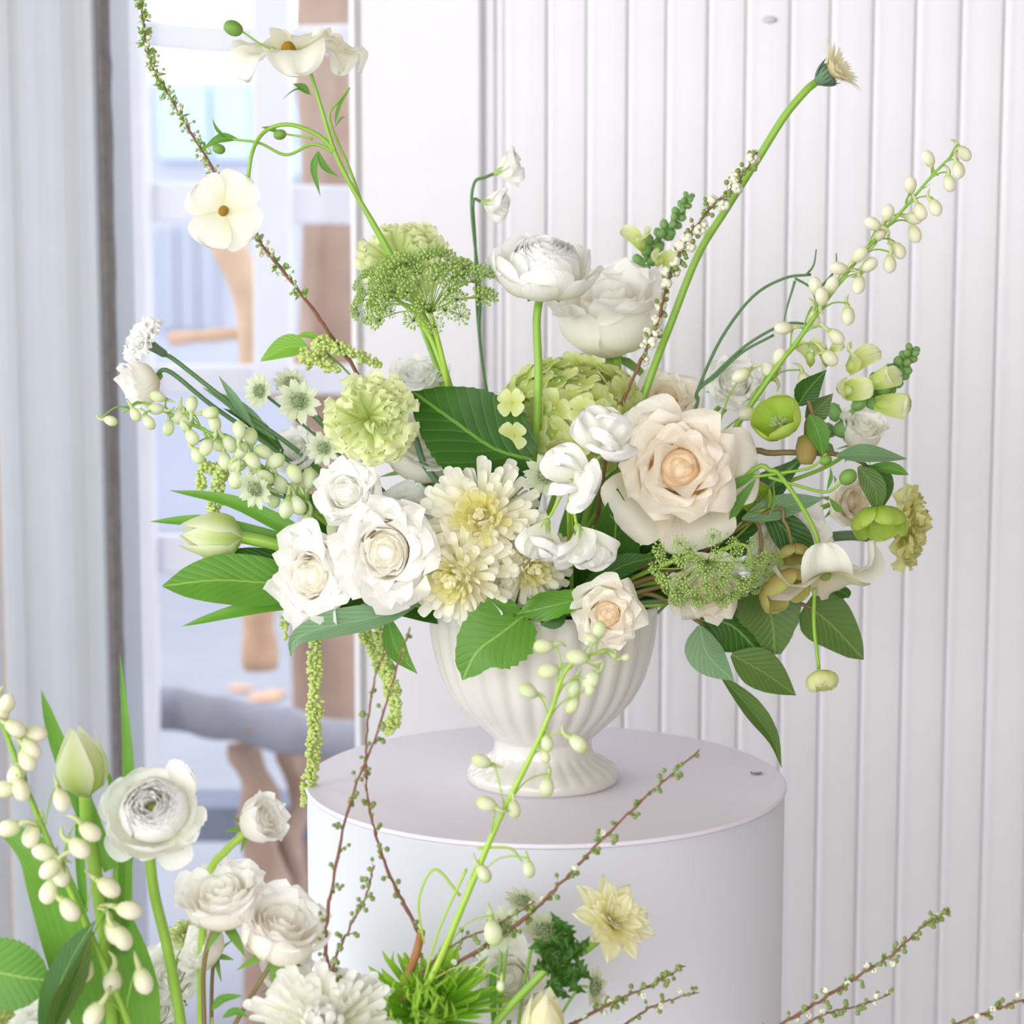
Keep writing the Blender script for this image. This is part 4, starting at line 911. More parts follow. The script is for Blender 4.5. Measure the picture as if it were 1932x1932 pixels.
leaf(o, [(1505, 765, -.06), (1525, 735, -.06), (1560, 697, -.055)], 26, LEAFD, (.3, -1, .2), .25, .03, LAN, n=16, nv=4)
leaf(o, [(1520, 790, -.05), (1545, 770, -.05), (1572, 742, -.05)], 24, LEAFR, (.3, -1, .2), .25, 0, LAN, n=12, nv=4)
leaf(o, [(1527, 782, -.075), (1545, 820, -.078), (1553, 862, -.075)], 21, LEAFM, (0, -1, .1), .2, .02, None, n=14, nv=4)
leaf(o, [(1578, 860, -.07), (1640, 858, -.075), (1712, 866, -.07)], 24, LEAFG, (0, -.8, .9), .2, 0, None, n=14, nv=6)
leaf(o, [(1640, 880, -.06), (1685, 885, -.06), (1715, 896, -.06)], 12, LEAFM, (0, -1, .3), .5, 0, None, n=8, nv=4)
leaf(o, [(1620, 880, -.07), (1650, 920, -.075), (1655, 972, -.07)], 23, LEAFR, (-.2, -1, .1), .25, 0, None, n=12, nv=6)
leaf(o, [(1625, 880, -.06), (1665, 910, -.06), (1665, 960, -.06)], 22, LEAFD, (.3, -1, .1), .25, 0, None, n=12, nv=4)
flower('hellebore', HEL2, 1462, 1090, -.10, 56, (.5, -.55, -.7), 'yellow green hellebore blushed brown under the nodding flower', 'hellebore', [(1440, 1050, -.08), (1400, 985, -.05), (1150, 1160, -.02)], sr=4, smat=BROWNST, seat=.05)
flower('hellebore', HEL2, 1495, 1030, -.07, 34, (.1, -.5, -.85), 'small drooping hellebore bud among dark leaves', 'hellebore', [(1480, 985, -.07), (1440, 970, -.06), (1150, 1160, -.02)], sr=3.5, smat=BROWNST, seat=.05)
flower('hellebore', HEL, 1432, 940, -.05, 34, (-.4, -1, .2), 'lime hellebore showing behind the arched pale stems', 'hellebore', sr=3.5, seat=.05)
# snapdragons
def snap(label, pts, d, w, florets=()):
    root = thing('snapdragon', P(*pts[-1]), label, 'snapdragon'); stem(root, pts, 4, 5, SNAP)
    C = cat([P(*p) for p in pts[:-1]], 40); mb = MB(); mb.lathe([(.05, 0), (.3, .15), (.42, .5), (.3, .85), (.05, 1)], 8, lambda a, t, z: 1 + .1 * math.sin(2 * a)); me = mb.mesh('bud', SNAP)
    for i in range(34):
        t = i / 34; c = C[int(t * 39)]; T = (C[int(t * 39)] - C[int(t * 39) + 1]).normalized(); sd = Matrix.Rotation(i * 2.4, 3, T) @ T.orthogonal().normalized()
        s = S(w * (.6 + .9 * t), d); dr = (T * .7 + sd).normalized()
        obj('bud', me, root, Matrix.Translation(c + sd * s * .1 - root.location) @ dr.to_track_quat('Z', 'Y').to_matrix().to_4x4() @ Matrix.Scale(s, 4))
    for (x, y, f, s) in florets:
        mb = MB(); patch(mb, [(.0, 0), (.15, .4), (.4, .8), (.75, .95)], .42, wround(.6, .5, 2.4), k=1.6, ruf=.06); patch(mb, [(.0, 0), (-.12, .4), (-.3, .85), (-.6, 1.1)], .42, wround(.6, .5, 2.4), k=-1.6, ruf=.06)
        mb.ball((0, 0, .35), .2, 8, 6, st=1.8); obj('floret', mb.mesh('floret', CARN), root, Matrix.Translation(P(x, y, d - .01) - root.location) @ frame(f) @ Matrix.Scale(S(s, d), 4))
    return root
snap('green snapdragon tip with pale florets at far right', [(1722, 660, .02), (1690, 705, .02), (1640, 745, .01), (1500, 870, 0), (1100, 1160, 0)], .01, 27, [(1600, 700, (.3, -.6, .6), 58), (1640, 725, (.6, -.5, .3), 52), (1590, 740, (.2, -1, .2), 56), (1560, 690, (-.2, -.6, .8), 50), (1650, 760, (.9, -.4, -.1), 60), (1530, 690, (-.2, -.6, .8), 46)])
snap('blurred green snapdragon spike behind the large pale rose', [(1300, 370, .13), (1270, 420, .13), (1225, 475, .12), (1180, 600, .1), (1050, 1160, 0)], .12, 21, [(1215, 470, (-.4, -.5, .6), 46), (1240, 500, (.2, -.8, .3), 44)])
# delphiniums
DR = [(1819, 290, -50), (1808, 321, -85), (1791, 346, -75), (1751, 299, 120), (1717, 349, 95), (1765, 392, -70), (1737, 399, -65), (1724, 411, -10), (1675, 402, 80), (1726, 442, -72), (1647, 422, 150), (1695, 473, -60), (1678, 498, -88), (1622, 480, 50), (1582, 506, 170), (1538, 540, 100), (1569, 538, 70), (1620, 538, -105), (1600, 596, -88), (1535, 602, -80), (1478, 619, 180), (1578, 635, -40), (1470, 674, 80), (1566, 675, -45), (1398, 708, -150), (1411, 781, -170), (1450, 700, 120), (1520, 720, -60), (1660, 440, 60), (1550, 560, 100), (1640, 500, 40)]
delph('delphinium', [(1806, 284, -.02), (1760, 330, -.02), (1700, 400, -.02), (1630, 475, -.02), (1560, 565, -.02), (1500, 650, -.02), (1440, 730, -.02), (1150, 1160, 0)], [b + (33 + .012 * (b[1] - 290),) for b in DR], 'long delphinium spike of white buds reaching up at right', -.02, 36, BUDM, (6, 2))
DL = [(209, 794, -20), (256, 782, -60), (282, 797, -55), (298, 748, 160), (295, 771, 180), (318, 807, -100), (337, 785, -100), (362, 763, 80), (397, 779, 5), (363, 825, -60), (405, 800, 100), (373, 860, -65), (411, 838, -40), (433, 838, -60), (452, 811, 95), (473, 824, 92), (477, 869, 130), (447, 878, 190), (497, 853, 150), (478, 918, -80), (515, 940, -80), (556, 894, 110), (584, 903, 85), (559, 926, -30), (562, 953, -60), (581, 990, -90), (633, 1005, -60), (390, 845, -120), (425, 870, -80), (530, 915, -60), (455, 850, 60), (500, 900, -30), (540, 960, -100), (350, 800, -80), (520, 870, 30), (445, 905, -100)]
delph('delphinium', [(232, 778, -.05), (270, 760, -.05), (330, 785, -.05), (420, 830, -.05), (500, 885, -.05), (580, 960, -.05), (700, 1040, -.03), (940, 1160, 0)], [(x, y, a, 27 + .04 * (x - 200)) for x, y, a in DL], 'delphinium spike of pale green buds leaning out at left', -.055, 34, BUDML, (6, 2))
# twigs of the large arrangement
twig('spirea_twig', [(262, -20, .02), (272, 60, .02), (290, 130, .02), (330, 200, .02), (385, 290, .02), (430, 370, .01), (485, 450, .0), (560, 545, .0), (630, 640, .0), (690, 730, 0), (960, 1160, 0)], 'long dark twig with green leaf tufts crossing the window at upper left', (4, 1.6), gap=15, per=3, ped=16, blossom=.3, tuft=.4, bud=3.4, t1=.72, bl=6, budmat=BUDP)
twig('blossom_twig', [(1428, 288, -.03), (1390, 345, -.03), (1340, 395, -.03), (1290, 460, -.03), (1262, 530, -.03), (1240, 610, -.03), (1205, 690, -.035), (1170, 770, -.035), (1150, 830, -.04), (1100, 1160, -.0)], 'brown twig dotted with tiny white blossoms beside the gerbera stem', (4.5, 1.6), gap=20, per=3, ped=20, blossom=.3, tuft=.05, bud=5, t1=.66, bl=13)
# arching slender stems right of centre
o = thing('arching_stem', P(1120, 1160, 0), 'three slender green stems arching right behind the cream rose', 'stem')
for p in ([(1530, 518, .02), (1480, 525, .02), (1420, 560, .02), (1360, 640, .02), (1315, 740, .02)], [(1530, 612, .02), (1480, 612, .02), (1410, 650, .02), (1350, 705, .02), (1315, 740, .02)], [(1460, 632, .02), (1400, 665, .02), (1350, 710, .02), (1315, 740, .02)]):
    stem(o, p + [(1300, 800, .015), (1120, 1160, 0)], 2.6, 3.4, STEMD, n=30)
for p in ([(1500, 530, .02), (1485, 580, .02), (1478, 612, .02)], [(1520, 520, .02), (1535, 500, .02), (1540, 470, .02)], [(1500, 525, .02), (1530, 545, .02), (1545, 590, .02)], [(1545, 545, .02), (1575, 510, .02), (1578, 478, .02)]): stem(o, p, 2.6, 1.2, STEMD, name='side_stem')
# amaranth tassels
tassel('amaranth', [(620, 690, .02), (600, 650, .0), (640, 655, -.01), (720, 690, 0)], 'green amaranth tassel arching above the lime carnation', (10, 13), 260)
tassel('amaranth', [(590, 690, .01), (575, 668, .01), (640, 700, .0)], 'short green amaranth tassel by the bright single leaf', (9, 12), 130)
tassel('amaranth', [(430, 900, -.02), (385, 880, -.02), (378, 930, -.02)], 'short green amaranth tuft below the delphinium buds', (8, 11), 120)
tassel('amaranth', [(420, 880, -.03), (408, 930, -.03), (400, 990, -.03), (394, 1065, -.03)], 'green amaranth rope hanging behind the sideways tulip', (12, 13), 260)
tassel('amaranth', [(598, 1140, -.03), (594, 1250, -.03), (595, 1350, -.03), (590, 1440, -.03), (572, 1520, -.03)], 'longest green amaranth rope hanging past the pedestal edge at left', (11, 14), 620)
tassel('amaranth', [(640, 1120, -.0), (560, 1110, 0), (540, 1130, -.0), (538, 1205, -.0)], 'short green amaranth end hanging below the tulip leaf', (6, 8), 70)
tassel('amaranth', [(680, 1140, .0), (690, 1200, .0), (722, 1265, .0), (745, 1340, .0), (730, 1385, .02)], 'curved green amaranth rope hanging left of the vase', (12, 11), 380)
tassel('amaranth', [(712, 1150, -.01), (718, 1220, -.01), (742, 1290, -.01), (748, 1350, -.01)], 'slim green amaranth rope just left of the vase', (8, 9), 260)
# foliage
spray('salal_leaf', [(560, 1115, -.06), (700, 1120, -.04), (940, 1160, 0)], 'broad green leaf reaching far left below the tulip', lv=[([(560, 1105, -.07), (480, 1098, -.08), (400, 1095, -.085), (305, 1106, -.085)], 52, LEAFM, (0, -1, .55), .15, 0, [.5, .8, .95, 1, 1, .95, .8, .5, .0], {})])
spray('grey_green_leaf', [(770, 1142, -.10), (850, 1150, -.08), (950, 1165, -.03)], 'grey green leaf curling down under the swirled white rose', lv=[([(790, 1138, -.10), (720, 1162, -.115), (620, 1182, -.12), (560, 1205, -.12), (548, 1240, -.12)], 28, LEAFG, (0, -1, .5), .4, 0, LAN, {}), ([(700, 1122, -.08), (660, 1135, -.085), (628, 1146, -.085)], 15, LEAFD, (0, -1, .5), .3, 0, None, {})])
spray('pointed_leaf', [(730, 1150, -.06), (940, 1160, 0)], 'narrow pointed leaf hanging left of the vase', lv=[([(730, 1160, -.06), (748, 1225, -.06), (788, 1272, -.06)], 22, LEAFM, (0, -1, .3), .4, 0, LAN, {})])
spray('rim_leaf', [(985, 1165, -.13), (1020, 1165, -.10), (1040, 1165, -.05)], 'large green leaf hanging over the front vase rim', lv=[([(990, 1160, -.13), (945, 1195, -.14), (900, 1230, -.145), (872, 1284, -.145)], 68, LEAFM, (-.1, -1, .25), .12, .05, [.45, .85, 1, 1.0, .95, .8, .55, .38, .0], dict(n=22))])
spray('wavy_leaf', [(1120, 1140, -.12), (1140, 1150, -.08), (1100, 1165, -.03)], 'wavy green leaf lying on the rim left of the ivory rose', lv=[([(1128, 1122, -.14), (1075, 1135, -.145), (1020, 1148, -.145), (968, 1162, -.145)], 30, LEAFM, (0, -1, .6), .2, .03, None, dict(wave=.5)), ([(1060, 1140, -.13), (1040, 1165, -.135), (1020, 1180, -.135)], 26, LEAFD, (0, -1, .1), .2, 0, None, {})])
spray('lower_right_foliage', [(1330, 1180, -.05), (1220, 1120, -.05), (1120, 1160, -.02)], 'spray of broad and narrow leaves drooping at lower right', lv=[
    ([(1320, 1170, -.05), (1380, 1180, -.05), (1440, 1240, -.05)], 62, LEAFD, (.1, -1, .3), .1, .02, None, {}),
    ([(1320, 1180, -.06), (1335, 1235, -.06), (1385, 1285, -.06)], 38, LEAFG, (-.5, -1, .2), .3, 0, None, {}),
    ([(1380, 1235, -.07), (1440, 1268, -.075), (1502, 1312, -.075)], 42, LEAFR, (.15, -1, .5), .15, 0, None, {}),
    ([(1360, 1275, -.05), (1410, 1330, -.05), (1455, 1390, -.05), (1475, 1450, -.05)], 22, LEAFR, (.6, -1, .1), .35, 0, LAN, {}),
    ([(1425, 1110, -.055), (1455, 1165, -.06), (1462, 1235, -.06)], 62, LEAFR, (.1, -1, .2), .1, .04, [.6, .9, 1, 1, .95, .8, .6, .45, .2], {}),
    ([(1520, 1140, -.04), (1570, 1180, -.04), (1630, 1245, -.04)], 54, LEAFR, (.1, -1, .4), .12, .0, [.5, .9, 1, 1, .92, .78, .6, .38, 0], {}),
    ([(1570, 1110, -.04), (1595, 1120, -.04), (1602, 1128, -.04)], 12, LEAFD, (.1, -1, .4), .2, .0, None, {})], sr=(6, 4), smat=BROWNST)
stem(bpy.data.objects['lower_right_foliage'], [(1540, 1150, -.04), (1450, 1120, -.04), (1300, 1100, -.04), (1120, 1160, -.02)], 4, 5, BROWNST)
spray('bright_leaf', [(600, 650, .02), (700, 760, .01), (950, 1160, 0)], 'single bright green leaf left of the dark twig', lv=[([(582, 655, .02), (540, 655, .02), (490, 682, .02)], 24, LEAFL, (0, -1, .5), .2, 0, None, {}), ([(610, 640, .02), (580, 632, .02), (560, 634, .02)], 7, LEAFL, (0, -1, .5), .2, 0, None, {})])
spray('narrow_foliage', [(560, 850, 0), (700, 980, 0), (950, 1160, 0)], 'bluish narrow leaves between the dark lisianthus stems at left', lv=[([(520, 830, 0), (450, 770, .0), (380, 730, 0)], 14, LEAFG, (0, -1, .5), .3, 0, LAN, {}), ([(480, 810, -.01), (440, 750, -.01), (412, 708, -.01)], 9, LEAFG, (0, -1, .5), .3, 0, LAN, {}), ([(540, 860, .01), (480, 800, .01), (420, 770, .01)], 14, LEAFD, (0, -1, .5), .3, 0, LAN, {})])
for (lb, pts, w, m, nrm) in (
    ('dark leaf between the white sweet peas and the cream rose', [(1150, 1130, -.05), (1160, 1020, -.08), (1165, 920, -.09)], 48, LEAFD, (0, -1, .1)),
    ('dark leaf curving over the rim right of the ivory rose', [(1090, 1120, -.07), (1170, 1070, -.09), (1240, 1050, -.09)], 24, LEAFD, (0, -1, .6)),
    ('dark leaf behind the largest chrysanthemum', [(900, 1100, -.0), (860, 960, -.03), (830, 880, -.03)], 60, LEAFM, (0, -1, .3)),
    ('dark leaf in the shade left of the cream rose', [(1080, 1160, -.02), (1120, 1080, -.04), (1200, 1010, -.05)], 55, LEAFD, (0, -1, .4)),
    ('dark leaf under the large cream rose', [(1100, 1160, 0), (1240, 1080, -.03), (1340, 1010, -.04)], 60, LEAFD, (0, -1, .5)),
    ('deep green leaf behind the small white roses', [(950, 1150, 0), (800, 1050, -.02), (600, 960, -.02)], 70, LEAFD, (0, -1, .4)),
    ('deep green leaf behind the lower delphinium buds', [(900, 1150, 0), (700, 1030, .0), (500, 900, .0)], 42, LEAFD, (0, -1, .5)),
    ('deep green leaf behind the garden roses', [(950, 1150, 0), (800, 1120, -.04), (620, 1110, -.04)], 60, LEAFD, (0, -1, .5)),
    ('dark leaf right of the cream rose below the brown stem', [(1150, 1130, 0), (1350, 1000, -.02), (1520, 860, -.02)], 60, LEAFD, (0, -1, .3)),
    ('grey green leaf under the arched pale stems', [(1400, 980, -.06), (1480, 955, -.06), (1555, 940, -.06)], 24, LEAFG, (0, -1, .4)),
    ('dark leaf behind the hydrangea', [(1050, 1100, .03), (1180, 930, .03), (1300, 800, .03)], 80, LEAFM, (0, -1, .4)),
    ('dark leaf behind the cream rose at left of centre', [(950, 1100, .04), (880, 900, .04), (800, 800, .04)], 80, LEAFM, (0, -1, .4)),
    ('dark leaf behind the drooping hellebore bud', [(1440, 960, -.05), (1500, 1020, -.055), (1530, 1075, -.055)], 34, LEAFD, (0, -1, .1))):
    spray('filler_leaf', [(pts[0][0], pts[0][1] + 5, pts[0][2]), (pts[0][0] * .5 + 512, 1165, -.01)], lb, lv=[(pts, w, m, nrm, .2, 0, None, {})])
for i, (a, b) in enumerate((((1290, 1130), (1060, 1165)), ((1270, 1100), (1080, 1165)), ((1250, 1085), (1040, 1160)), ((1300, 1065), (1050, 1165)), ((1255, 1140), (1100, 1165)), ((1230, 1060), (1060, 1150)))):
    o = thing('bare_stem', P(b[0], b[1], -.02), 'bare dark stem crossing the rim right of the ivory rose', 'stem', 'bare dark stems at the right rim'); stem(o, [(a[0], a[1], -.05), ((a[0] + b[0]) / 2, (a[1] + b[1]) / 2 - 6, -.05), (b[0], b[1], -.02)], 5, 5, random.choice((STEMD, BROWNST, STEM)))

# ------------------------------------------------------------------ the lower arrangement in front
fy = FY
flower('white_ranunculus', RAN, 288, 1526, fy - .01, 86, (-.05, -1, .62), 'white ranunculus with an open green eye in the lower left', 'ranunculus', [(283, 1590, fy), (290, 1680, fy), (318, 1800, fy), (345, 1960, fy), (352, 2080, fy)], sr=11, seat=.5, sq=(1.05, 1, .9))
o = bpy.data.objects['white_ranunculus.001'] if 'white_ranunculus.001' in bpy.data.objects else None
mb = MB(); patch(mb, [(.1, -.4), (.6, -.5), (1.1, -.45), (1.4, -.5)], .42, wround(.6, .4), k=.5, nu=8, nv=8, curl=-.04); me = mb.mesh('petal', WHITE)
for a in (2.95, -2.4, -1.05): head(o, [('petal', me, RZ(a))], P(288, 1530, fy), (-.05, -1, .5), S(84, fy), 0)
flower('ranunculus_bud', RSU, 492, 1548, fy + .03, 56, (.75, -.35, .45), 'half open ranunculus bud with green sepals in the lower left', 'ranunculus', [(452, 1580, fy + .03), (425, 1606, fy + .03), (395, 1650, fy + .04), (380, 1800, fy + .04), (380, 2080, fy)], sr=8, smat=STEML, seat=.6, sq=(.95, .95, 1.3))
flower('spray_rose', RSU, 420, 1696, fy + .02, 92, (-.1, -.35, 1), 'upper white spray rose on a reddish stem lower left', 'rose', [(405, 1750, fy + .02), (385, 1820, fy + .02), (385, 1932, fy + .02), (385, 2080, fy)], sr=5, smat=BROWNST, sq=(1, 1, 1), roll=.3)
flower('spray_rose', RSU, 530, 1755, fy + .01, 92, (.35, -.4, .85), 'white spray rose just above the large white chrysanthemum', 'rose', [(510, 1820, fy + .02), (480, 1870, fy + .02), (420, 1980, fy + .02), (400, 2080, fy)], sr=5, smat=BROWNST, sq=(1, 1, 1.2), roll=1.5)
flower('spray_rose', RSU, 385, 1790, fy + .05, 56, (-.7, -.4, .5), 'small pale spray rose behind the reddish stems lower left', 'rose', [(400, 1850, fy + .05), (400, 2080, fy)], sr=4, smat=BROWNST)
flower('spray_rose', RSU, 540, 1838, fy + .06, 58, (.2, -.3, .8), 'pale spray rose half hidden behind the large white chrysanthemum', 'rose', [(520, 1900, fy + .05), (480, 2080, fy)], sr=4, smat=BROWNST)
flower('chrysanthemum', MUMB, 612, 1948, fy - .02, 172, (.05, -.7, .75), 'large white chrysanthemum cut by the bottom edge', 'chrysanthemum', [(612, 2080, fy), (612, 2200, fy)], sq=(1, .9, 1))
flower('spider_chrysanthemum', SPI, 808, 1918, fy + .0, 136, (.0, -.6, .8), 'bright green spider chrysanthemum at the bottom edge', 'chrysanthemum', [(812, 2080, fy), (812, 2200, fy)])
o = flower('white_tulip', TUP, 160, 1500, fy + .0, 108, (-.04, -.05, 1), 'pale green closed tulip standing upright at lower left', 'tulip', [(165, 1560, fy), (185, 1680, fy), (210, 1900, fy), (215, 2080, fy)], sr=13, seat=.0)
for p, w, m in (([(210, 1640), (150, 1500), (105, 1390), (77, 1300)], 20, LEAFT), ([(235, 1720), (238, 1560), (242, 1440), (226, 1230)], 15, LEAFT), ([(200, 1990), (150, 1840), (100, 1680), (60, 1600), (-20, 1545)], 50, LEAFT), ([(270, 2000), (255, 1860), (220, 1740), (180, 1640)], 44, LEAFT), ([(160, 1720), (150, 1600), (150, 1440)], 9, LEAFT), ([(215, 1560), (214, 1500), (202, 1450)], 8, LEAFT), ([(225, 1800), (232, 1650), (240, 1560)], 20, LEAFL)):
    leaf(o, [(x, y, fy + .01) for x, y in p], w, m, (.15, -1, .1), .3, 0, TUL, n=18, nv=5)
DF = [(12, 1328, 60), (3, 1343, -90), (29, 1374, -30), (68, 1384, -5), (60, 1413, -50), (52, 1434, -60), (31, 1459, -120), (8, 1490, 180), (40, 1490, -70), (116, 1510, -70), (17, 1562, 190), (60, 1577, -110), (170, 1569, -40), (83, 1609, 160), (116, 1650, -75), (93, 1683, -110), (132, 1716, -50), (205, 1675, -35), (244, 1718, -10), (217, 1760, -60), (159, 1828, -90), (211, 1851, -90), (271, 1851, -70), (178, 1915, -120), (95, 1640, -140), (150, 1600, -40), (230, 1770, -60)]
delph('delphinium', [(-25, 1290, fy - .03), (10, 1380, fy - .03), (55, 1500, fy - .03), (105, 1620, fy - .03), (160, 1740, fy - .03), (200, 1830, fy - .03), (250, 1950, fy - .03), (290, 2080, fy)], [(x, y, a, 44 + .02 * (y - 1320)) for x, y, a in DF], 'delphinium of creamy buds at the lower left edge', fy - .035, 46, BUDM, (8, 5))
DC = [(1026, 1219, 180), (1131, 1189, 80), (1116, 1205, 150, 26), (1089, 1240, 170), (1035, 1267, 190), (1158, 1234, 90, 22), (1181, 1240, 20, 20), (1116, 1285, -120), (1114, 1301, -110, 28), (1082, 1299, -110), (1080, 1332, -130), (996, 1304, 150), (1032, 1402, -80), (1091, 1403, -45), (1029, 1428, -70, 26), (908, 1436, 160), (1031, 1485, -95), (918, 1517, 160), (970, 1527, -80), (913, 1648, -60), (998, 1640, -80), (945, 1860, -95, 24), (930, 1760, -80, 52)]
delph('delphinium', [(1150, 1225, fy - .01), (1090, 1245, fy - .01), (1062, 1275, fy - .01), (1040, 1340, fy - .01), (1000, 1430, fy - .01), (940, 1550, fy - .01), (885, 1680, fy - .01), (830, 1810, fy - .01), (775, 1930, fy - .01), (750, 2080, fy)], DC, 'lime stemmed delphinium rising in front of the vase', fy - .01, 40, BUDML, (8, 3.2), STEML)
o = bpy.data.objects['delphinium.003']
for p in ([(868, 1690), (820, 1640), (790, 1700), (800, 1780)], [(880, 1640), (830, 1750), (800, 1850)], [(900, 1600), (960, 1600), (985, 1625)]):
    stem(o, [(x, y, fy - .01) for x, y in p], 3.2, 2, STEML, 'side_stem')
twig('spirea_twig', [(772, 1185, fy), (745, 1270, fy), (705, 1400, fy), (665, 1500, fy), (632, 1640, fy), (615, 1760, fy), (620, 1850, fy), (630, 2050, fy)], 'bare red brown twig rising left of the vase with tiny buds', (4.5, 1.5), gap=34, per=3, ped=20, bud=4.6, tuft=.12,
     sides=[[(733, 1222, fy), (712, 1265, fy), (695, 1350, fy), (690, 1440, fy), (692, 1470, fy)]])
twig('spirea_twig', [(688, 1450, fy + .01), (700, 1540, fy + .01), (735, 1650, fy + .01), (792, 1762, fy + .01)], 'twig slanting down from the crossing to the cut branch stump', (4.5, 1.6), gap=30, per=2, ped=22, bud=5.5)
twig('spirea_twig', [(706, 1632, fy - .01), (690, 1690, fy - .01), (655, 1760, fy - .01), (628, 1830, fy - .01), (620, 1990, fy)], 'short budded twig in front of the white pedestal side', (3.2, 1.6), gap=22, per=3, ped=20, bud=5)
o = thing('cut_branch', P(755, 1910, fy), 'thick reddish brown cut branch stump at the bottom', 'branch'); stem(o, [(795, 1758, fy), (785, 1800, fy), (765, 1860, fy), (750, 1990, fy)], 8, 10, BARK2, sides=12)
mb = MB(); mb.ball(P(795, 1757, fy), S(8, fy), 10, 6, (0.2, 0, 1), .5); rel(mb, o); obj('cut_end', mb.mesh('cut_end', STEM), o)
twig('spirea_twig', [(1320, 1415, fy), (1250, 1475, fy), (1190, 1530, fy), (1120, 1600, fy), (1060, 1665, fy), (1000, 1725, fy), (930, 1775, fy), (820, 1850, fy), (740, 1960, fy)], 'long twig slanting up to the right across the pedestal top', (4.8, 1.5), gap=28, per=3, ped=22, bud=5, tuft=.15, blossom=.08,
     sides=[[(1010, 1700, fy), (935, 1745, fy), (860, 1780, fy), (800, 1830, fy), (750, 1890, fy)]])
twig('spirea_twig', [(1292, 1822, fy), (1240, 1852, fy), (1180, 1880, fy), (1120, 1910, fy), (1000, 1975, fy)], 'budded twig at the bottom in front of the pedestal', (4, 1.4), gap=15, per=3, ped=14, bud=5, blossom=.15, tuft=.2)
twig('spirea_twig', [(1318, 1872, fy + .01), (1260, 1888, fy + .01), (1210, 1912, fy + .01), (1120, 1975, fy)], 'thin forked twig at the bottom below the budded one', (3.2, 1.2), gap=26, per=2, ped=16, bud=4.5, blossom=.2)
twig('spirea_twig', [(1790, 1718, fy + .02), (1745, 1745, fy + .02), (1690, 1795, fy + .02), (1630, 1835, fy + .02), (1560, 1880, fy + .02), (1470, 1935, fy + .02), (1380, 1990, fy)], 'budded twig rising at lower right against the panelled wall', (4.2, 1.4), gap=17, per=3, ped=17, bud=5, blossom=.15, tuft=.12,
     sides=[[(1678, 1876, fy + .02), (1620, 1898, fy + .02), (1560, 1912, fy + .02), (1500, 1945, fy + .02)]])
twig('spirea_twig', [(1960, 1880, fy), (1920, 1890, fy), (1870, 1908, fy), (1810, 1930, fy), (1740, 1975, fy)], 'twig entering at the bottom right corner', (3.6, 2), gap=20, per=3, ped=16, bud=5, blossom=.2)
o = flower('pale_yellow_dahlia', DAH, 1150, 1742, fy, 92, (.42, -.55, .62), 'pale yellow bloom with pointed petals in front of the pedestal', 'flower', [(1132, 1768, fy), (1100, 1795, fy), (1050, 1815, fy), (1000, 1860, fy), (930, 1940, fy), (880, 2060, fy)], sr=8.5, smat=STEM, seat=.12)
for i in range(30):      # finely cut collar leaves
    x, y = 1058 + random.uniform(-26, 26), 1795 + random.uniform(-30, 60); a = random.uniform(-.6, 6.9 - .6); l = random.uniform(.75, 1.15)
    leaf(o, [(x, y, fy - .01), (x + 26 * l * math.cos(a), y - 30 * l * math.sin(a), fy - .018), (x + 48 * l * math.cos(a + .15), y - 56 * l * math.sin(a + .15), fy - .012)], 11, LEAFD, (.2, -1, .3), .3, .55, LAN, n=10, nv=4)
flower('astrantia', ASN, 1030, 1758, fy + .04, 52, (.2, -.5, .9), 'pale astrantia head behind the fine cut leaves below', 'astrantia', [(1000, 1800, fy + .04), (960, 2060, fy)], sr=3.5, seat=.1)
flower('astrantia', ASN, 950, 1752, fy + .05, 46, (-.3, -.8, .4), 'blurred astrantia head left of the fine cut leaves', 'astrantia', [(945, 1800, fy + .05), (940, 2060, fy)], sr=3.5, seat=.1)
flower('astrantia', ASN, 1120, 1862, fy + .03, 46, (.8, -.4, .1), 'astrantia head turned right beside the pedestal bottom', 'astrantia', [(1080, 1880, fy + .03), (980, 2060, fy)], sr=3, seat=.1)
flower('astrantia', ASN, 985, 1700, fy + .05, 36, (.1, -.4, .9), 'small astrantia head behind the slanting twig', 'astrantia', [(960, 1760, fy + .05), (930, 2060, fy)], sr=3, seat=.1)
flower('white_stock', RSI, 960, 1850, fy + .08, 80, (-.1, -.8, .5), 'soft white bloom behind the fine cut leaves at the bottom', 'flower', [(960, 1930, fy + .06), (950, 2080, fy)])
flower('white_tulip', TUPW := proto('tupw', p_tulip, DAHL), 1022, 1985, fy - .02, 100, (.02, -.25, 1), 'cream tulip tip rising from the bottom edge', 'tulip', [(1022, 2060, fy), (1022, 2200, fy)], sr=9, seat=0, sq=(.95, .95, 1.1))
flower('white_stock', RSI, 320, 1840, fy + .1, 64, (-.1, -.8, .6), 'blurred white bloom behind the ranunculus stem lower left', 'flower', [(320, 1950, fy + .08), (330, 2080, fy)])
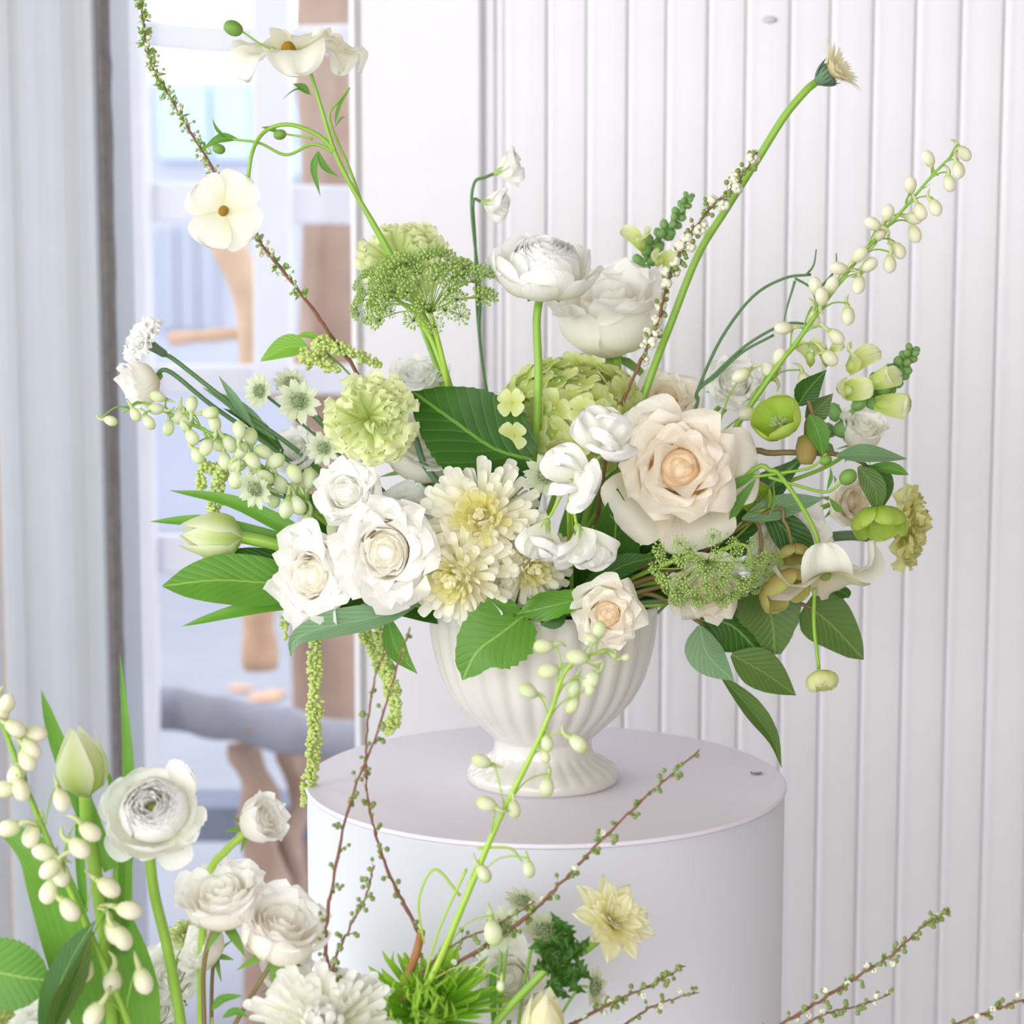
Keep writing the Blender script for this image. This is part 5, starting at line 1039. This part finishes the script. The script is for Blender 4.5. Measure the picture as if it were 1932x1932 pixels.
flower('white_stock', RSI, 300, 1905, fy + .09, 56, (-.3, -.8, .3), 'second blurred white bloom lower behind the ranunculus stem', 'flower', [(320, 1960, fy + .08), (330, 2080, fy)])
flower('white_stock', RSI, 70, 1955, fy + .02, 80, (-.1, -.8, .7), 'white bloom cut off at the bottom left corner', 'flower', [(90, 2040, fy), (120, 2080, fy)])
flower('green_floret', CAR, 350, 1765, fy + .09, 34, (0, -.6, .7), 'blurred pale green bloom behind the reddish stems', 'flower', [(330, 1840, fy + .08), (340, 2080, fy)], sr=3)
flower('hydrangea', HYA, -25, 1890, fy - .02, 60, (.4, -.8, .4), 'pale green florets cut off at the lower left edge', 'hydrangea', [(-20, 1960, fy), (20, 2080, fy)])
spray('serrated_leaf', [(-30, 1850, fy - .03), (-30, 2050, fy)], 'round serrated leaf at the lower left edge', lv=[([(-50, 1832, fy - .03), (0, 1836, fy - .035), (50, 1845, fy - .035), (97, 1850, fy - .03)], 70, LEAFM, (0, -1, .2), .1, .03, [.6, .9, 1, 1, .98, .9, .75, .5, .0], dict(n=30, nv=8))])
spray('folded_leaf', [(95, 1960, fy - .04), (100, 2060, fy)], 'dark folded serrated leaf standing at the lower left', lv=[([(80, 1985, fy - .04), (100, 1890, fy - .045), (140, 1800, fy - .045), (182, 1735, fy - .045)], 36, LEAFD, (-.8, -1, .1), .2, .0, None, {}), ([(90, 1985, fy - .05), (115, 1900, fy - .052), (150, 1830, fy - .052), (172, 1760, fy - .05)], 26, LEAFR, (.7, -1, .1), .1, .04, None, {})])
spray('narrow_foliage', [(400, 1920, fy), (400, 2060, fy)], 'slim green leaves below the spray roses', lv=[([(400, 1905, fy), (420, 1885, fy), (460, 1878, fy)], 9, LEAFM, (0, -1, .6), .3, 0, None, {}), ([(420, 1920, fy), (445, 1908, fy), (470, 1920, fy)], 8, LEAFM, (0, -1, .6), .3, 0, None, {}), ([(935, 1990, fy + .01), (930, 1850, fy + .01), (940, 1820, fy + .01)], 7, LEAFM, (0, -1, .6), .3, 0, None, {})])
